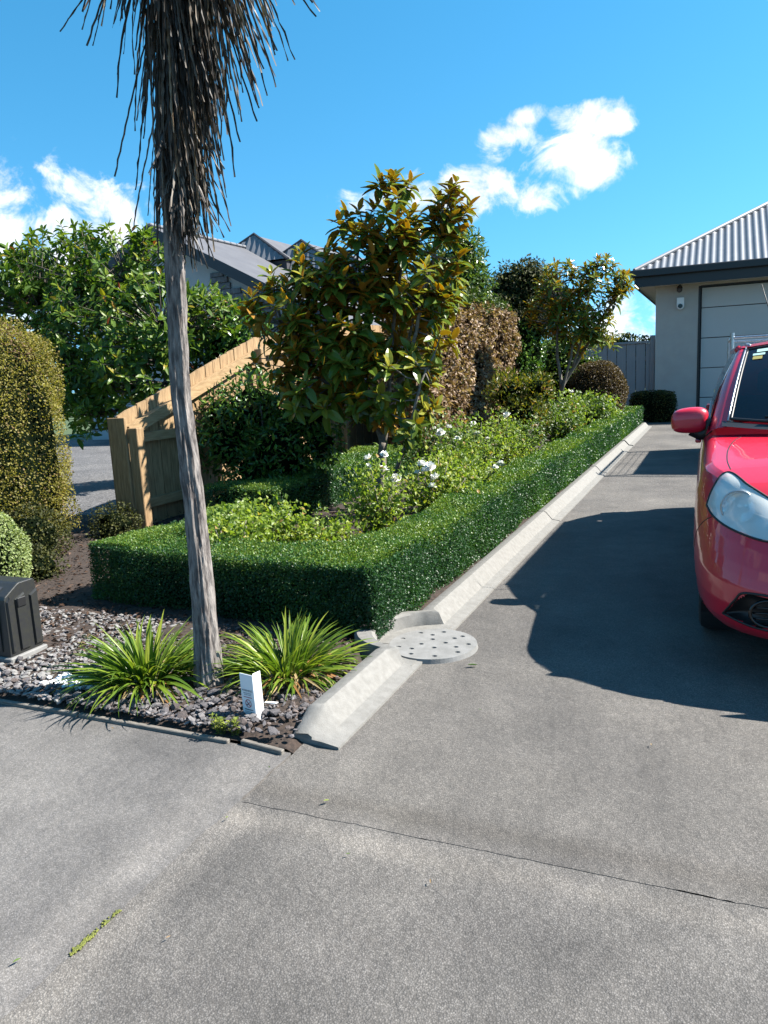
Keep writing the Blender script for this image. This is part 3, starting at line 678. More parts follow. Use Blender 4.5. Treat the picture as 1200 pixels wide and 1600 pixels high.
# ================================================================== raked paling fence
FX = -5.42
def ftop(y):
    if y < 8.6: return 1.17 + (y-5.93)*0.315
    if y < 12: return 2.01 + (y-8.6)*0.085
    return 2.30
def paling_fence():
    t = thing('paling_fence', 'raked golden timber paling fence rising away from its wide end post', 'fence', (FX, 5.93, 0))
    r = random.Random(8); y = 5.97; k = 0
    while y < 21.3:
        w = 0.142 if y < 13 else 0.30
        o = 0.0 if k % 2 else 0.004
        a, b = ftop(y)+r.uniform(-.008, .008), ftop(y+w)+r.uniform(-.006, .006)
        x0, x1 = FX-0.024+o, FX+o
        m = MB(); m.add([(x0, y, 0.02), (x1, y, 0.02), (x1, y+w, 0.02), (x0, y+w, 0.02), (x0, y, a), (x1, y, a), (x1, y+w, b), (x0, y+w, b)], [(0, 1, 2, 3), (4, 5, 6, 7), (0, 1, 5, 4), (1, 2, 6, 5), (2, 3, 7, 6), (3, 0, 4, 7)])
        link('paling', m.mesh('paling', 'fence_timber'), t); y += w + r.uniform(0.006, 0.013); k += 1
    def rail(z0f, y0, y1, h, x0, x1, n=1):
        m = MB()
        for i in range(n):
            ya, yb = y0+(y1-y0)*i/n, y0+(y1-y0)*(i+1)/n; za, zb = z0f(ya), z0f(yb)
            m.add([(x0, ya, za), (x1, ya, za), (x1, yb, zb), (x0, yb, zb), (x0, ya, za+h), (x1, ya, za+h), (x1, yb, zb+h), (x0, yb, zb+h)], [(0, 1, 2, 3), (4, 5, 6, 7), (0, 1, 5, 4), (1, 2, 6, 5), (2, 3, 7, 6), (3, 0, 4, 7)])
        link('rail', m.mesh('rail', 'fence_rail'), t)
    rail(lambda y: ftop(y)-0.245, 6.03, 8.6, 0.115, FX+0.006, FX+0.085)
    rail(lambda y: ftop(y)-0.245, 8.603, 12.0, 0.115, FX+0.006, FX+0.08)
    rail(lambda y: ftop(y)-0.245, 12.003, 21.3, 0.115, FX+0.006, FX+0.08)
    rail(lambda y: 0.90, 6.13, 21.3, 0.095, FX+0.006, FX+0.065); rail(lambda y: 0.22, 6.13, 21.3, 0.095, FX+0.006, FX+0.065)
    m = MB(); m.box((FX-0.10, 5.93, 0.0), (FX+0.115, 5.965, 1.165), 0.004); link('end_board', m.mesh('end_board', 'fence_timber'), t)
    m = MB(); m.box((FX+0.118, 5.955, 0.0), (FX+0.235, 6.06, 1.06), 0.006); link('post', m.mesh('post', 'fence_timber'), t)
    for yy in (8.4, 10.7, 13.0, 15.3, 17.6, 20.0):
        m = MB(); m.box((FX+0.088, yy, 0.0), (FX+0.19, yy+0.1, ftop(yy)-0.1), 0.006); link('post', m.mesh('post', 'fence_timber'), t)
paling_fence()

# ================================================================== house beyond the road
def house():
    t = thing('house', 'grey gabled house with dark roof and stacked stone panel beyond the fence', 'house', (-13.5, 17.6, 0))
    AX, AZ, HW, SL, Y0, Y1 = -13.85, 5.62, 3.6, 0.52, 17.6, 29.0
    def zr(x): return AZ - abs(x-AX)*SL
    m = MB(); w = HW-0.45; wr = 5.2
    m.prism([(AX-w, -0.05), (AX+wr, -0.05), (AX+wr, zr(AX+wr)-0.24), (AX, AZ-0.24), (AX-w, zr(AX-w)-0.24)], 'y', Y0, Y1); wl = link('wall', m.mesh('wall', 'render_wall_pale'), t)
    r = random.Random(2); z = 1.6
    while z < 4.2:                                       # stacked stone veneer, stone by stone
        h = r.uniform(0.12, 0.17); x = -12.32
        while x < AX+3.4:
            l = min(r.uniform(0.28, 0.62), AX+wr-x)
            if z+h < zr(x+l)-0.3 and l > 0.06:
                link('veneer_stone', MB().box((x+0.005, Y0-r.uniform(.05, .085), z+0.005), (x+l-0.005, Y0-0.004, z+h-0.005), 0.012).mesh('veneer_stone', 'veneer'), wl)
            x += l
        z += h
    m = MB()
    for s in (-1, 1):
        e = AX+(5.6 if s > 0 else -HW)
        m.add([(AX, Y0-0.45, AZ), (e, Y0-0.45, zr(e)), (e, Y1, zr(e)), (AX, Y1, AZ), (AX, Y0-0.45, AZ-0.06), (e, Y0-0.45, zr(e)-0.06), (e, Y1, zr(e)-0.06), (AX, Y1, AZ-0.06)], [(0, 1, 2, 3), (4, 5, 6, 7), (0, 1, 5, 4), (1, 2, 6, 5), (2, 3, 7, 6)])
    rf = link('roof', m.mesh('roof', 'roof_tile'), t)
    m = MB()
    for s in (-1, 1):
        e = AX+(5.62 if s > 0 else -HW-0.02)
        m.add([(AX, Y0-0.49, AZ+0.02), (e, Y0-0.49, zr(e)+0.02), (e, Y0-0.49, zr(e)-0.27), (AX, Y0-0.49, AZ-0.27), (AX, Y0-0.455, AZ+0.02), (e, Y0-0.455, zr(e)+0.02), (e, Y0-0.455, zr(e)-0.27), (AX, Y0-0.455, AZ-0.27)], [(0, 1, 2, 3), (4, 5, 6, 7), (0, 1, 5, 4), (2, 3, 7, 6), (1, 2, 6, 5)])
    link('barge_board', m.mesh('barge_board', 'fascia_dark'), t)
    m = MB()
    for k in range(36): m.box((AX-0.09, Y0-0.42+k*0.335, AZ-0.02), (AX+0.09, Y0-0.42+k*0.335+0.31, AZ+0.07), 0.03)
    link('ridge_cap', m.mesh('ridge_cap', 'roof_cap'), rf)
    # cross wings with ribbed hip ends
    for (cx, cy, hw, zt) in ((-13.62, 22.0, 1.5, 6.02), (-12.05, 22.2, 1.6, 5.68), (-10.9, 22.8, 1.5, 5.3)):
        zb = zt - hw*0.62; bk = 0.62
        wg = link('wing_roof', MB().add([(cx-hw, cy-bk, zb), (cx, cy, zt), (cx, cy+3.5, zt), (cx-hw, cy+3.5, zb), (cx+hw, cy-bk, zb), (cx+hw, cy+3.5, zb)], [(0, 1, 2, 3), (1, 4, 5, 2), (2, 5, 3)]).mesh('wing_roof', 'roof_tile', fixn=False), t)
        m = MB(); n = 24; V = []; F = []
        for i in range(n+1):
            x = cx-hw*0.93+2*hw*0.93*i/n; u = 1-abs(x-cx)/hw; h = 0.035*(i % 2)
            V += [(x, cy-bk-0.03-h, zb+0.005), (x, cy-bk+bk*u-0.03-h, zb+(zt-zb)*u)]
            if i: F.append((2*i-2, 2*i, 2*i+1, 2*i-1))
        link('hip_end', m.add(V, F).mesh('hip_end', 'roof_steel', fixn=False), wg)
        m = MB(); m.tube([(cx-hw-0.04, cy-bk-0.05, zb-0.02), (cx, cy, zt+0.03), (cx+hw+0.04, cy-bk-0.05, zb-0.02)], 0.055, 6); link('hip_cap', m.mesh('hip_cap', 'fascia_dark'), wg)
        m = MB(); m.box((cx-hw+0.1, cy-bk+0.1, 0), (cx+hw-0.1, cy+3.4, zb-0.02)); link('wall', m.mesh('wall', 'fascia_dark'), t)
house()

# ================================================================== clipped hedges
def hedge(name, label, boxes, dens_near, shear=None, group=None):
    """boxes: (x0,x1,y0,y1,z0,z1); leaves over every outer face, dark twigs inside"""
    b0 = boxes[0]; t = thing(name, label, 'hedge', ((b0[0]+b0[1])/2, (b0[2]+b0[3])/2, 0), group)
    P, Nn, S = [], [], []
    def inside(p, skip):
        for i, b in enumerate(boxes):
            if i != skip and b[0]+.02 < p[0] < b[1]-.02 and b[2]+.02 < p[1] < b[3]-.02 and p[2] < b[5]-.02: return True
        return False
    for bi, (x0, x1, y0, y1, z0, z1) in enumerate(boxes):
        faces = [('z', z1, (0, 0, 1)), ('x', x1, (1, 0, 0)), ('x', x0, (-1, 0, 0)), ('y', y0, (0, -1, 0)), ('y', y1, (0, 1, 0))]
        for ax, c, nn in faces:
            segs = np.linspace(y0, y1, max(2, int((y1-y0)/0.5)+1)) if ax != 'y' else np.array([c, c])
            for a, b in zip(segs[:-1], segs[1:]):
                ym = (a+b)/2; dist = max(3.2, ym); ls = 0.0125*max(1, dist/4.6)**0.75
                area = ((x1-x0)*(b-a) if ax == 'z' else (z1-z0)*(b-a) if ax == 'x' else (x1-x0)*(z1-z0))
                hid = (ax == 'x' and nn[0] < 0) or (ax == 'y' and nn[1] > 0)
                n = int(area*dens_near*(0.0125/ls)**2*(0.35 if hid else 1))
                u, v = rng.random(n), rng.random(n)
                if ax == 'z': q = np.stack([x0+(x1-x0)*u, a+(b-a)*v, np.full(n, c)], 1)
                elif ax == 'x': q = np.stack([np.full(n, c), a+(b-a)*u, z0+(z1-z0)*v], 1)
                else: q = np.stack([x0+(x1-x0)*u, np.full(n, c), z0+(z1-z0)*v], 1)
                # rounded, slightly wavy clipped surface
                q = q + np.array(nn)*(rng.random(n)[:, None]**1.6*-0.06 + 0.014)
                keep = np.array([not inside(p, bi) for p in q]) if len(boxes) > 1 and n else np.ones(n, bool)
                q = q[keep]; P.append(q); Nn.append(np.tile(nn, (len(q), 1))); S.append(np.full(len(q), ls))
    P = np.vstack(P); Nn = np.vstack(Nn).astype(float); S = np.concatenate(S); n = len(P)
    wob = 0.018*np.sin(P[:, 1]*3.1+P[:, 0]*2.3) + 0.012*np.sin(P[:, 1]*7.7+1.3) + 0.012*np.sin(P[:, 0]*9.1+P[:, 2]*6)
    P += Nn*wob[:, None]
    # soften the arris
    for (x0, x1, y0, y1, z0, z1) in boxes:
        dz = np.clip((P[:, 2]-(z1-0.05))/0.06, 0, 1)
        P[:, 0] -= np.where((P[:, 0] > x1-0.03) & (P[:, 0] < x1+0.05) & (P[:, 1] > y0-.1) & (P[:, 1] < y1+.1), dz*0.022, 0)
    if shear: P = shear(P)
    D = unit(Nn*0.45 + rng.normal(size=(n, 3))*0.8 + np.array([0, 0, 0.25]))
    N2 = unit(Nn*0.9 + rng.normal(size=(n, 3))*0.65 + np.array([0.0, 0, 0.2]))
    patch = np.array([noise.noise(Vector((p[0]*1.6, p[1]*1.6, p[2]*2.0))) for p in P])
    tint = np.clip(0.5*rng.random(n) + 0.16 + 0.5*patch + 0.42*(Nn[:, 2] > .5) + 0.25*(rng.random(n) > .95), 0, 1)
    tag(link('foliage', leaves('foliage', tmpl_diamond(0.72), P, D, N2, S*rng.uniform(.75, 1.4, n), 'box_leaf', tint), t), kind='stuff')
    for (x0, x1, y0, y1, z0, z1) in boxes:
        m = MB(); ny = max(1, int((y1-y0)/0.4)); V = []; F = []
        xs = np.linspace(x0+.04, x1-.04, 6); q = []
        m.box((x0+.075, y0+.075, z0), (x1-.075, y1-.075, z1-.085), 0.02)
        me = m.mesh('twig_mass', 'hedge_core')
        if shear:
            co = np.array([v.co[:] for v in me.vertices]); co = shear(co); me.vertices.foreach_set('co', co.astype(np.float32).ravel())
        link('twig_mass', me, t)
    return t
def fshear(P):
    P = P.copy(); k = np.clip((5.5-P[:, 1])/1.3, 0, 1)*np.clip((-1.65-P[:, 0])/2.2, 0, 1)
    P[:, 1] += k*0.25; P[:, 0] += np.clip((P[:, 1]-3.95)/0.8, 0, 1)*0.045 + np.clip((P[:, 1]-6)/12.3, 0, 1)*0.03
    return P
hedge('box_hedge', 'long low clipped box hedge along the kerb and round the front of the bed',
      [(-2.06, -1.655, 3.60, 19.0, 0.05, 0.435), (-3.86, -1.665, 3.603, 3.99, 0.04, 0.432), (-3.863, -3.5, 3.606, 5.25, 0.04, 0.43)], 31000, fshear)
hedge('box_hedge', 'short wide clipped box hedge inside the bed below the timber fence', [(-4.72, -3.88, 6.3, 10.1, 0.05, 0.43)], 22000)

# ================================================================== branching trees with rosettes of large leaves
def in_blobs(n, blobs, r, inner=0.55):
    w = np.array([b[3]**2 for b in blobs]); w /= w.sum(); out = []
    for i in r.choice(len(blobs), n, p=w):
        b = blobs[i]; d = unit(r.normal(size=(1, 3)))[0]; out.append(np.array(b[:3]) + d*b[3]*(inner+(1-inner)*r.random()**0.6))
    return np.array(out)
def ros(tips, axes, k0, k1, th0, th1, L0, L1, r, droop=0.0, back=0.06):
    P, D, Nn, S, T = [], [], [], [], []
    for p, a in zip(tips, axes):
        a = a/np.linalg.norm(a); e1 = np.cross(a, (0.31, 0.77, 0.55)); e1 /= np.linalg.norm(e1); e2 = np.cross(a, e1)
        k = int(r.integers(k0, k1+1)); ph = r.random()*6.28; tt = r.random()
        for i in range(k):
            f = (i+0.5)/k; th = R(th0+(th1-th0)*f + r.normal()*9); an = ph+i*2.4+r.normal()*.2
            rad = e1*math.cos(an)+e2*math.sin(an); d = a*math.cos(th)+rad*math.sin(th); d[2] -= droop*f
            d = d+r.normal(size=3)*.12; P.append(p-a*f*back+rad*0.006); D.append(d); Nn.append(a*math.sin(th)-rad*math.cos(th)); S.append((L0+(L1-L0)*r.random())*(0.66+0.34*f)*r.uniform(.75, 1.12)); T.append(np.clip((1-f)*0.55+tt*0.3+r.random()*0.25, 0, 1))
    return np.array(P), np.array(D), np.array(Nn), np.array(S), np.array(T)
def limbs_mesh(parts, m):
    b = MB()
    for pts, r0, r1 in parts:
        pts = [Vector(p) for p in pts]; q = []
        for i in range(len(pts)-1):
            for s in range(4):
                t = s/4; p0 = pts[max(i-1, 0)]; p1 = pts[i]; p2 = pts[i+1]; p3 = pts[min(i+2, len(pts)-1)]
                c = 0.5*((2*p1)+(p2-p0)*t+(2*p0-5*p1+4*p2-p3)*t*t+(3*p1-p0-3*p2+p3)*t**3)
                q.append(c + Vector((nz(c*6, 1), nz(c*6+Vector((9, 0, 0)), 1), 0))*r0*0.5)
        q.append(pts[-1]); n = len(q); b.tube(q, [r0+(r1-r0)*i/(n-1) for i in range(n)], 8)
    return b
def crown_tree(name, label, limbs, tips, axes, leafset, tm_args, mats, bark, nparts=0, group=None, twig=0.006):
    base = limbs[0][0][0]; t = thing(name, label, 'tree', base, group)
    b = limbs_mesh(limbs, bark); link('trunk', b.mesh('trunk', bark, smooth=True), t)
    pts = np.array([v for v in b.v][::8]); tw = MB()
    for p, a in zip(tips, axes):
        cand = pts[pts[:, 2] < p[2]+0.15]; cand = pts if len(cand) == 0 else cand
        i = np.argmin(np.linalg.norm(cand-p, axis=1)); s = Vector(cand[i]); e = Vector(p)
        tw.tube([s, s.lerp(e, 0.5)+Vector((0, 0, -0.04)), e], [twig*1.6, twig*1.2, twig*0.7], 5)
    tag(link('twigs', tw.mesh('twigs', bark, smooth=True), t), kind='stuff')
    P, D, Nn, S, T = leafset; tm = tmpl_leaf(*tm_args[0], **tm_args[1])
    order = np.argsort(np.linalg.norm(P-np.array([0, 0, CAM_H]), axis=1)) if nparts else np.arange(len(P))
    idx = order[:nparts*2:2][:nparts] if nparts else np.array([], int)
    if nparts:
        vars_ = [np_mesh('leaf', tmpl_leaf(tm_args[0][0], tm_args[0][1], tm_args[0][2]*(0.5+0.5*(k % 3)), **tm_args[1])[0], tm[1], mats, np.full(len(tm[0]), (k+.5)/9), False, tm[2] if len(tm) > 2 else None) for k in range(9)]
        for i in idx: place('leaf', vars_[min(8, int(T[i]*9))], t, basis(P[i], D[i], Nn[i], S[i]))
    rest = np.setdiff1d(np.arange(len(P)), idx)
    if len(rest): tag(link('foliage', leaves('foliage', tm, P[rest], D[rest], Nn[rest], S[rest], mats, T[rest]), t), kind='stuff')
    return t
def axes_for(tips, c, up, r, j=0.35): return unit(unit(tips-np.array(c))*0.8 + np.array([0, 0, up]) + r.normal(size=tips.shape)*j)

MAG1 = [(-3.72, 7.2, 2.42, 0.36), (-3.55, 7.3, 1.85, 0.4), (-4.05, 6.9, 2.2, 0.36), (-3.9, 7.0, 1.35, 0.35), (-2.98, 7.50, 3.02, 0.40), (-2.47, 7.60, 3.0, 0.22), (-3.37, 7.40, 2.71, 0.39), (-2.90, 7.60, 2.50, 0.52), (-4.00, 7.00, 2.23, 0.42), (-3.51, 7.30, 2.09, 0.52), (-2.85, 7.40, 1.86, 0.48), (-3.79, 7.20, 1.56, 0.50), (-3.16, 7.40, 1.45, 0.50), (-2.70, 7.20, 1.22, 0.22), (-2.57, 7.60, 2.09, 0.23), (-4.12, 6.90, 1.80, 0.26), (-3.0, 8.0, 2.3, 0.5)]
r1 = np.random.default_rng(21)
tips = np.vstack([in_blobs(390, MAG1, r1, 0.5), np.array([(-2.42, 7.5, 3.18), (-2.36, 7.55, 3.26), (-2.5, 7.5, 3.05), (-2.95, 7.4, 3.36), (-3.1, 7.4, 3.34), (-2.8, 7.45, 3.3), (-2.65, 6.95, 0.98), (-2.75, 7.0, 0.9), (-4.35, 6.8, 2.15), (-4.3, 6.8, 2.3)])])
ax1 = unit(axes_for(tips, (-3.25, 7.6, 1.6), 0.75, r1)+np.array([.18, -.05, .30])*np.clip((tips[:, 2:3]-1.2)/1.2, 0.2, 1.4))
crown_tree('magnolia_tree', 'open magnolia with glossy leaves rusty underneath, rising from the bed before the timber fence',
    [([(-3.34, 7.5, 0.03), (-3.29, 7.5, 0.45), (-3.24, 7.5, 0.75)], 0.055, 0.045), ([(-3.24, 7.5, 0.7), (-3.40, 7.5, 1.10), (-3.85, 7.3, 1.46), (-4.1, 7.0, 2.0)], 0.034, 0.012),
     ([(-3.24, 7.5, 0.72), (-3.14, 7.5, 1.09), (-2.90, 7.5, 1.61), (-2.74, 7.5, 2.16), (-2.5, 7.55, 2.95)], 0.034, 0.010), ([(-3.22, 7.52, 0.8), (-3.42, 7.5, 1.6), (-3.5, 7.5, 2.0), (-3.42, 7.45, 2.6), (-3.3, 7.4, 2.95)], 0.030, 0.009),
     ([(-3.2, 7.55, 0.9), (-3.15, 7.6, 1.7), (-3.0, 7.6, 2.5), (-2.95, 7.5, 3.2)], 0.028, 0.009), ([(-3.25, 7.5, 0.12), (-3.02, 7.3, 0.5), (-2.83, 7.2, 0.82), (-2.7, 7.1, 1.2), (-2.62, 7.2, 1.5)], 0.028, 0.010), ([(-3.2, 7.6, 1.0), (-3.1, 8.0, 1.8), (-3.0, 8.1, 2.4)], 0.025, 0.01)],
    tips, ax1, ros(tips, ax1, 8, 12, 24, 112, 0.16, 0.22, r1, 0.25, 0.10), ((0.46, 0.08, 0.18), dict(seg=4, double=True, thick=0.012)), ['magnolia_top', 'magnolia_under'], 'bark_pale', 300)
MAG2 = [(-2.56, 14.3, 2.82, 0.48), (-1.85, 14.2, 2.85, 0.42), (-1.45, 14.0, 2.79, 0.2), (-2.32, 14.2, 2.13, 0.45), (-2.79, 14.6, 2.52, 0.47), (-1.96, 14.0, 2.21, 0.3), (-1.78, 14.0, 1.92, 0.2)]
r2 = np.random.default_rng(5); tips = in_blobs(270, MAG2, r2, 0.5); ax2 = unit(axes_for(tips, (-2.4, 14.3, 1.7), 0.45, r2)+np.array([.30, -.25, .15]))
crown_tree('magnolia_tree', 'leaning magnolia with bare forked stems standing before the round coppery bush', [([(-2.78, 14.3, 0.03), (-2.72, 14.3, 0.56), (-2.57, 14.3, 1.13), (-2.29, 14.3, 1.57), (-1.83, 14.2, 2.31), (-1.6, 14.2, 2.7)], 0.055, 0.012), ([(-2.6, 14.3, 1.05), (-2.68, 14.3, 1.82), (-2.6, 14.3, 2.6)], 0.035, 0.012), ([(-2.4, 14.3, 1.42), (-2.2, 14.2, 2.0), (-2.05, 14.2, 2.9)], 0.028, 0.010), ([(-2.62, 14.3, 0.95), (-2.4, 14.1, 1.6), (-2.3, 14.1, 2.3)], 0.03, 0.01)],
    tips, ax2, ros(tips, ax2, 7, 10, 25, 105, 0.15, 0.21, r2, 0.25, 0.10), ((0.40, 0.10, 0.18), dict(seg=2, double=True, thick=0.012)), ['magnolia_top', 'magnolia_under'], 'bark_pale', 0)
LAUR = [(-9.50, 9.50, 3.20, 0.80), (-8.14, 9.40, 3.12, 0.72), (-10.36, 9.60, 2.82, 0.83), (-8.58, 9.20, 2.29, 0.96), (-7.21, 9.00, 2.37, 0.72), (-8.88, 9.00, 1.60, 0.72), (-7.47, 8.80, 1.72, 0.70), (-6.70, 9.50, 2.44, 0.40), (-10.01, 9.40, 1.99, 0.62), (-8.3, 8.6, 1.05, 0.30), (-10.43, 9.50, 3.35, 0.5), (-7.7, 9.6, 3.3, 0.45), (-8.9, 9.5, 3.6, 0.4)]
r3 = np.random.default_rng(9); tips = in_blobs(1250, LAUR, r3, 0.62); ax3 = axes_for(tips, (-8.5, 9.6, 1.9), 0.35, r3, 0.5)
crown_tree('laurel_tree', 'broad bushy glossy green laurel tree overhanging the road behind the fence end', [([(-7.3, 9.3, 0.0), (-7.7, 9.2, 0.6), (-8.3, 9.2, 1.2), (-8.6, 9.3, 2.2), (-8.8, 9.4, 3.1)], 0.09, 0.02), ([(-7.5, 9.25, 0.3), (-7.3, 9.1, 1.2), (-7.3, 9.1, 2.3)], 0.06, 0.02), ([(-8.1, 9.2, 1.0), (-9.2, 9.3, 1.8), (-9.9, 9.5, 2.8)], 0.05, 0.02), ([(-7.6, 9.2, 0.5), (-8.0, 9.3, 1.8), (-8.1, 9.4, 3.0)], 0.05, 0.02)],
    tips, ax3, ros(tips, ax3, 7, 10, 30, 108, 0.13, 0.19, r3, 0.35, 0.16), ((0.44, 0.08, 0.22), dict(seg=3)), 'laurel_leaf', 'bark_dark', 300)

# ================================================================== shrubs and masses
def shrub(name, label, cat, base, group=None): return thing(name, label, cat, base, group)
DI = tmpl_diamond(0.7); FO = tmpl_fold(0.5, 0.12, 0.15); LF = tmpl_leaf(0.42, 0.1, 0.25, 2)
def stems(t, base, tops, m='bark_dark', r=0.02):
    b = MB()
    for p in tops: b.tube([base, Vector(base).lerp(Vector(p), 0.5)+Vector((0, 0, 0.05)), p], [r, r*.7, r*.35], 6)
    link('trunk', b.mesh('trunk', m, smooth=True), t)
t = shrub('evergreen_shrub', 'dark green leafy shrub standing behind the raked part of the timber fence', 'shrub', (-6.8, 9.9, 0))
stems(t, (-6.8, 9.9, 0), [(-6.9, 9.8, 1.9), (-6.5, 9.8, 2.1), (-6.3, 10.1, 1.9)])
blob('f', (-6.7, 9.9, 1.75), (0.75, 0.6, 0.85), 2600, 0.105, LF, 'camellia_leaf', t, 3, 0.25, 0.5, core='hedge_core', coref=0.55)
t = shrub('evergreen_shrub', 'tall mixed green shrub filling the gap between the coppery hedge and the round coppery bush', 'shrub', (-3.15, 17.9, 0))
stems(t, (-3.15, 17.9, 0), [(-3.15, 17.9, 1.6), (-3.4, 17.8, 1.8)], r=.03)
blob('f', (-3.2, 17.9, 1.15), (0.72, 0.55, 1.15), 3600, 0.10, FO, 'pale_leaf', t, 93, 0.3, 0.55, core='hedge_core', coref=0.7, flat_bottom=.05)
t = shrub('pale_tree', 'pale green rounded tree rising behind the magnolia and the coppery hedge', 'tree', (-4.9, 14.6, 0))
stems(t, (-4.9, 14.6, 0), [(-4.8, 14.5, 3.2), (-4.4, 14.5, 3.4), (-4.9, 14.3, 2.8)], r=0.06)
for k, (x, y, z, r_) in enumerate([(-4.76, 14.5, 3.35, .70), (-4.45, 14.5, 3.62, .46), (-4.73, 14.2, 2.8, .72), (-4.30, 14.5, 3.05, .42)]):
    blob('f', (x, y, z), (r_, r_, r_), int(2400*r_*r_*1.6), 0.10, LF, 'pale_leaf', t, 11+k, 0.3, 0.45, core='hedge_core', coref=0.5)
t = shrub('conifer_tree', 'dark olive drooping conifer standing above the coppery hedge', 'tree', (-3.95, 17.2, 0))
stems(t, (-3.95, 17.2, 0), [(-3.95, 17, 3.3), (-3.7, 17, 3.2)], r=0.07)
for k, (x, y, z, r_) in enumerate([(-4.20, 17, 3.05, .58), (-3.75, 17, 3.25, .50), (-4.25, 16.6, 2.55, .50), (-3.6, 17, 2.65, .58)]):
    blob('f', (x, y, z), (r_, r_, r_*1.05), int(9000*r_*r_), 0.09, tmpl_diamond(0.4), 'conifer_leaf', t, 31+k, 0.3, 0.55, core='hedge_core', coref=0.66, tipdown=0.9)
# coppery beech hedge with a green top
t = thing('beech_hedge', 'tall clipped hedge of dry coppery brown leaves with a green top', 'hedge', (-4.25, 14, 0))
def beech(x0, x1, y0, y1, z1, n, m, size, ztop=False):
    u, v, w = rng.random(n), rng.random(n), rng.random(n); side = rng.random(n)
    P = np.zeros((n, 3)); Nn = np.zeros((n, 3))
    a = side < 0.66; b = (side >= 0.66) & (side < 0.80); c = side >= 0.80
    P[a] = np.stack([np.full(a.sum(), x1), y0+(y1-y0)*u[a], z1*v[a]], 1); Nn[a] = (1, 0, 0)
    P[b] = np.stack([x0+(x1-x0)*u[b], np.full(b.sum(), y0), z1*v[b]], 1); Nn[b] = (0, -1, 0)
    P[c] = np.stack([x0+(x1-x0)*u[c], y0+(y1-y0)*v[c], np.full(c.sum(), z1)], 1); Nn[c] = (0, 0, 1)
    bump = np.array([0.26*noise.noise(Vector((p[1]*1.3, p[2]*1.3, p[0]))) + 0.14*noise.noise(Vector((p[1]*3.5, p[2]*3.5, p[0]*3))) for p in P])
    P += Nn*(bump - 0.10*w**1.5)[:, None]
    D = unit(Nn*0.4 + rng.normal(size=(n, 3))*0.7 + np.array([0, 0, -0.45])); N2 = unit(Nn + rng.normal(size=(n, 3))*0.7)
    T = np.clip(rng.random(n)*0.95 + 0.05*(rng.random(n) > .97), 0, 1)
    return P, leaves('foliage', tmpl_fold(0.62, .14, .2), P, D, N2, size*rng.uniform(.6, 1.3, n), m, T)
tag(link('foliage', beech(-4.6, -3.95, 10.7, 17.6, 2.58, 20000, 'beech_brown', 0.085)[1], t), 'dry coppery brown leaves', kind='stuff')
P, me = beech(-4.62, -3.93, 10.66, 17.6, 2.40, 9000, 'beech_green', 0.08)
keep_n = 4200; xs = rng.uniform(-4.65, -3.9, keep_n); ys = rng.uniform(10.6, 17.6, keep_n); zs = 2.60 + 0.30*np.array([noise.noise(Vector((a*2, b*1.5, 7))) for a, b in zip(xs, ys)]) + rng.random(keep_n)*0.12
tag(link('top_growth', leaves('top_growth', tmpl_fold(0.55, .12, .15), np.stack([xs, ys, zs], 1), unit(rng.normal(size=(keep_n, 3))*.7+np.array([.1, 0, .5])), unit(rng.normal(size=(keep_n, 3))*.6+np.array([.3, -.2, .8])), 0.085*rng.uniform(.6, 1.3, keep_n), 'beech_green', rng.random(keep_n)), t), 'green shoots along the top', kind='stuff')
bpy.data.meshes.remove(me)
link('twig_mass', MB().box((-4.5, 10.85, 0.02), (-4.07, 17.5, 2.42), 0.05).mesh('twig_mass', 'brown_core'), t)
def vine(c, r_, n, m, seed, lab, size=0.085):
    t = shrub('climbing_shrub', lab, 'shrub', (c[0], c[1], 0)); stems(t, (c[0], c[1], 0.03), [(c[0], c[1], c[2]+r_[2]*0.4)]); blob('f', c, r_, n, size, FO, m, t, seed, 0.3, 0.6, core='hedge_core', coref=0.75)
vine((-3.85, 16.9, 1.75), (0.42, 0.8, 0.85), 2600, 'camellia_leaf', 51, 'dark green upright shrub growing into the far end of the coppery hedge')
# shrubs of the bed
t = shrub('camellia_shrub', 'large dark glossy camellia against the raked timber fence', 'shrub', (-4.7, 7.5, 0))
stems(t, (-4.7, 7.5, 0.03), [(-4.9, 7.5, 1.1), (-4.3, 7.4, 1.1), (-4.6, 7.3, 1.2), (-5.0, 7.3, 0.8)])
for k, (x, y, z, r_) in enumerate([(-4.86, 7.6, 1.10, .50), (-4.22, 7.6, 1.08, .46), (-5.02, 7.3, .78, .40), (-4.35, 7.25, .66, .44), (-3.95, 7.4, .72, .26), (-5.18, 7.4, 1.1, .26), (-4.6, 7.2, .45, .4)]):
    blob('f', (x, y, z), (r_, r_*.9, r_), int(5200*r_*r_), 0.075, LF, 'camellia_leaf', t, 61+k, 0.35, 0.5, core='hedge_core', coref=0.55, flat_bottom=0.06)
t = shrub('golden_shrub', 'yellow green upright shrub with orange tips in front of the coppery hedge', 'shrub', (-2.75, 11.5, 0))
stems(t, (-2.75, 11.5, 0.03), [(-2.85, 11.5, 1.2), (-2.45, 11.5, 1.2), (-2.65, 11.3, .9)])
for k, (x, y, z, r_) in enumerate([(-2.88, 11.5, 1.08, .34), (-2.44, 11.5, 1.14, .24), (-2.68, 11.4, .72, .40)]):
    blob('f', (x, y, z), (r_, r_, r_), int(7000*r_*r_), 0.085, tmpl_fold(.38, .1, .1), 'gold_leaf', t, 71+k, 0.4, 0.45, core='hedge_core', coref=0.5, tipdown=-0.6, flat_bottom=.05)
t = shrub('ball_bush', 'round clipped coppery brown bush at the far end of the box hedge', 'bush', (-2.35, 17.3, 0)); stems(t, (-2.35, 17.3, .03), [(-2.35, 17.3, .6)])
blob('f', (-2.38, 17.3, 0.85), (0.62, 0.60, 0.70), 15000, 0.034, DI, 'coprosma_leaf', t, 4, 0.07, 0.86, core='brown_core', coref=0.88, flat_bottom=.05)
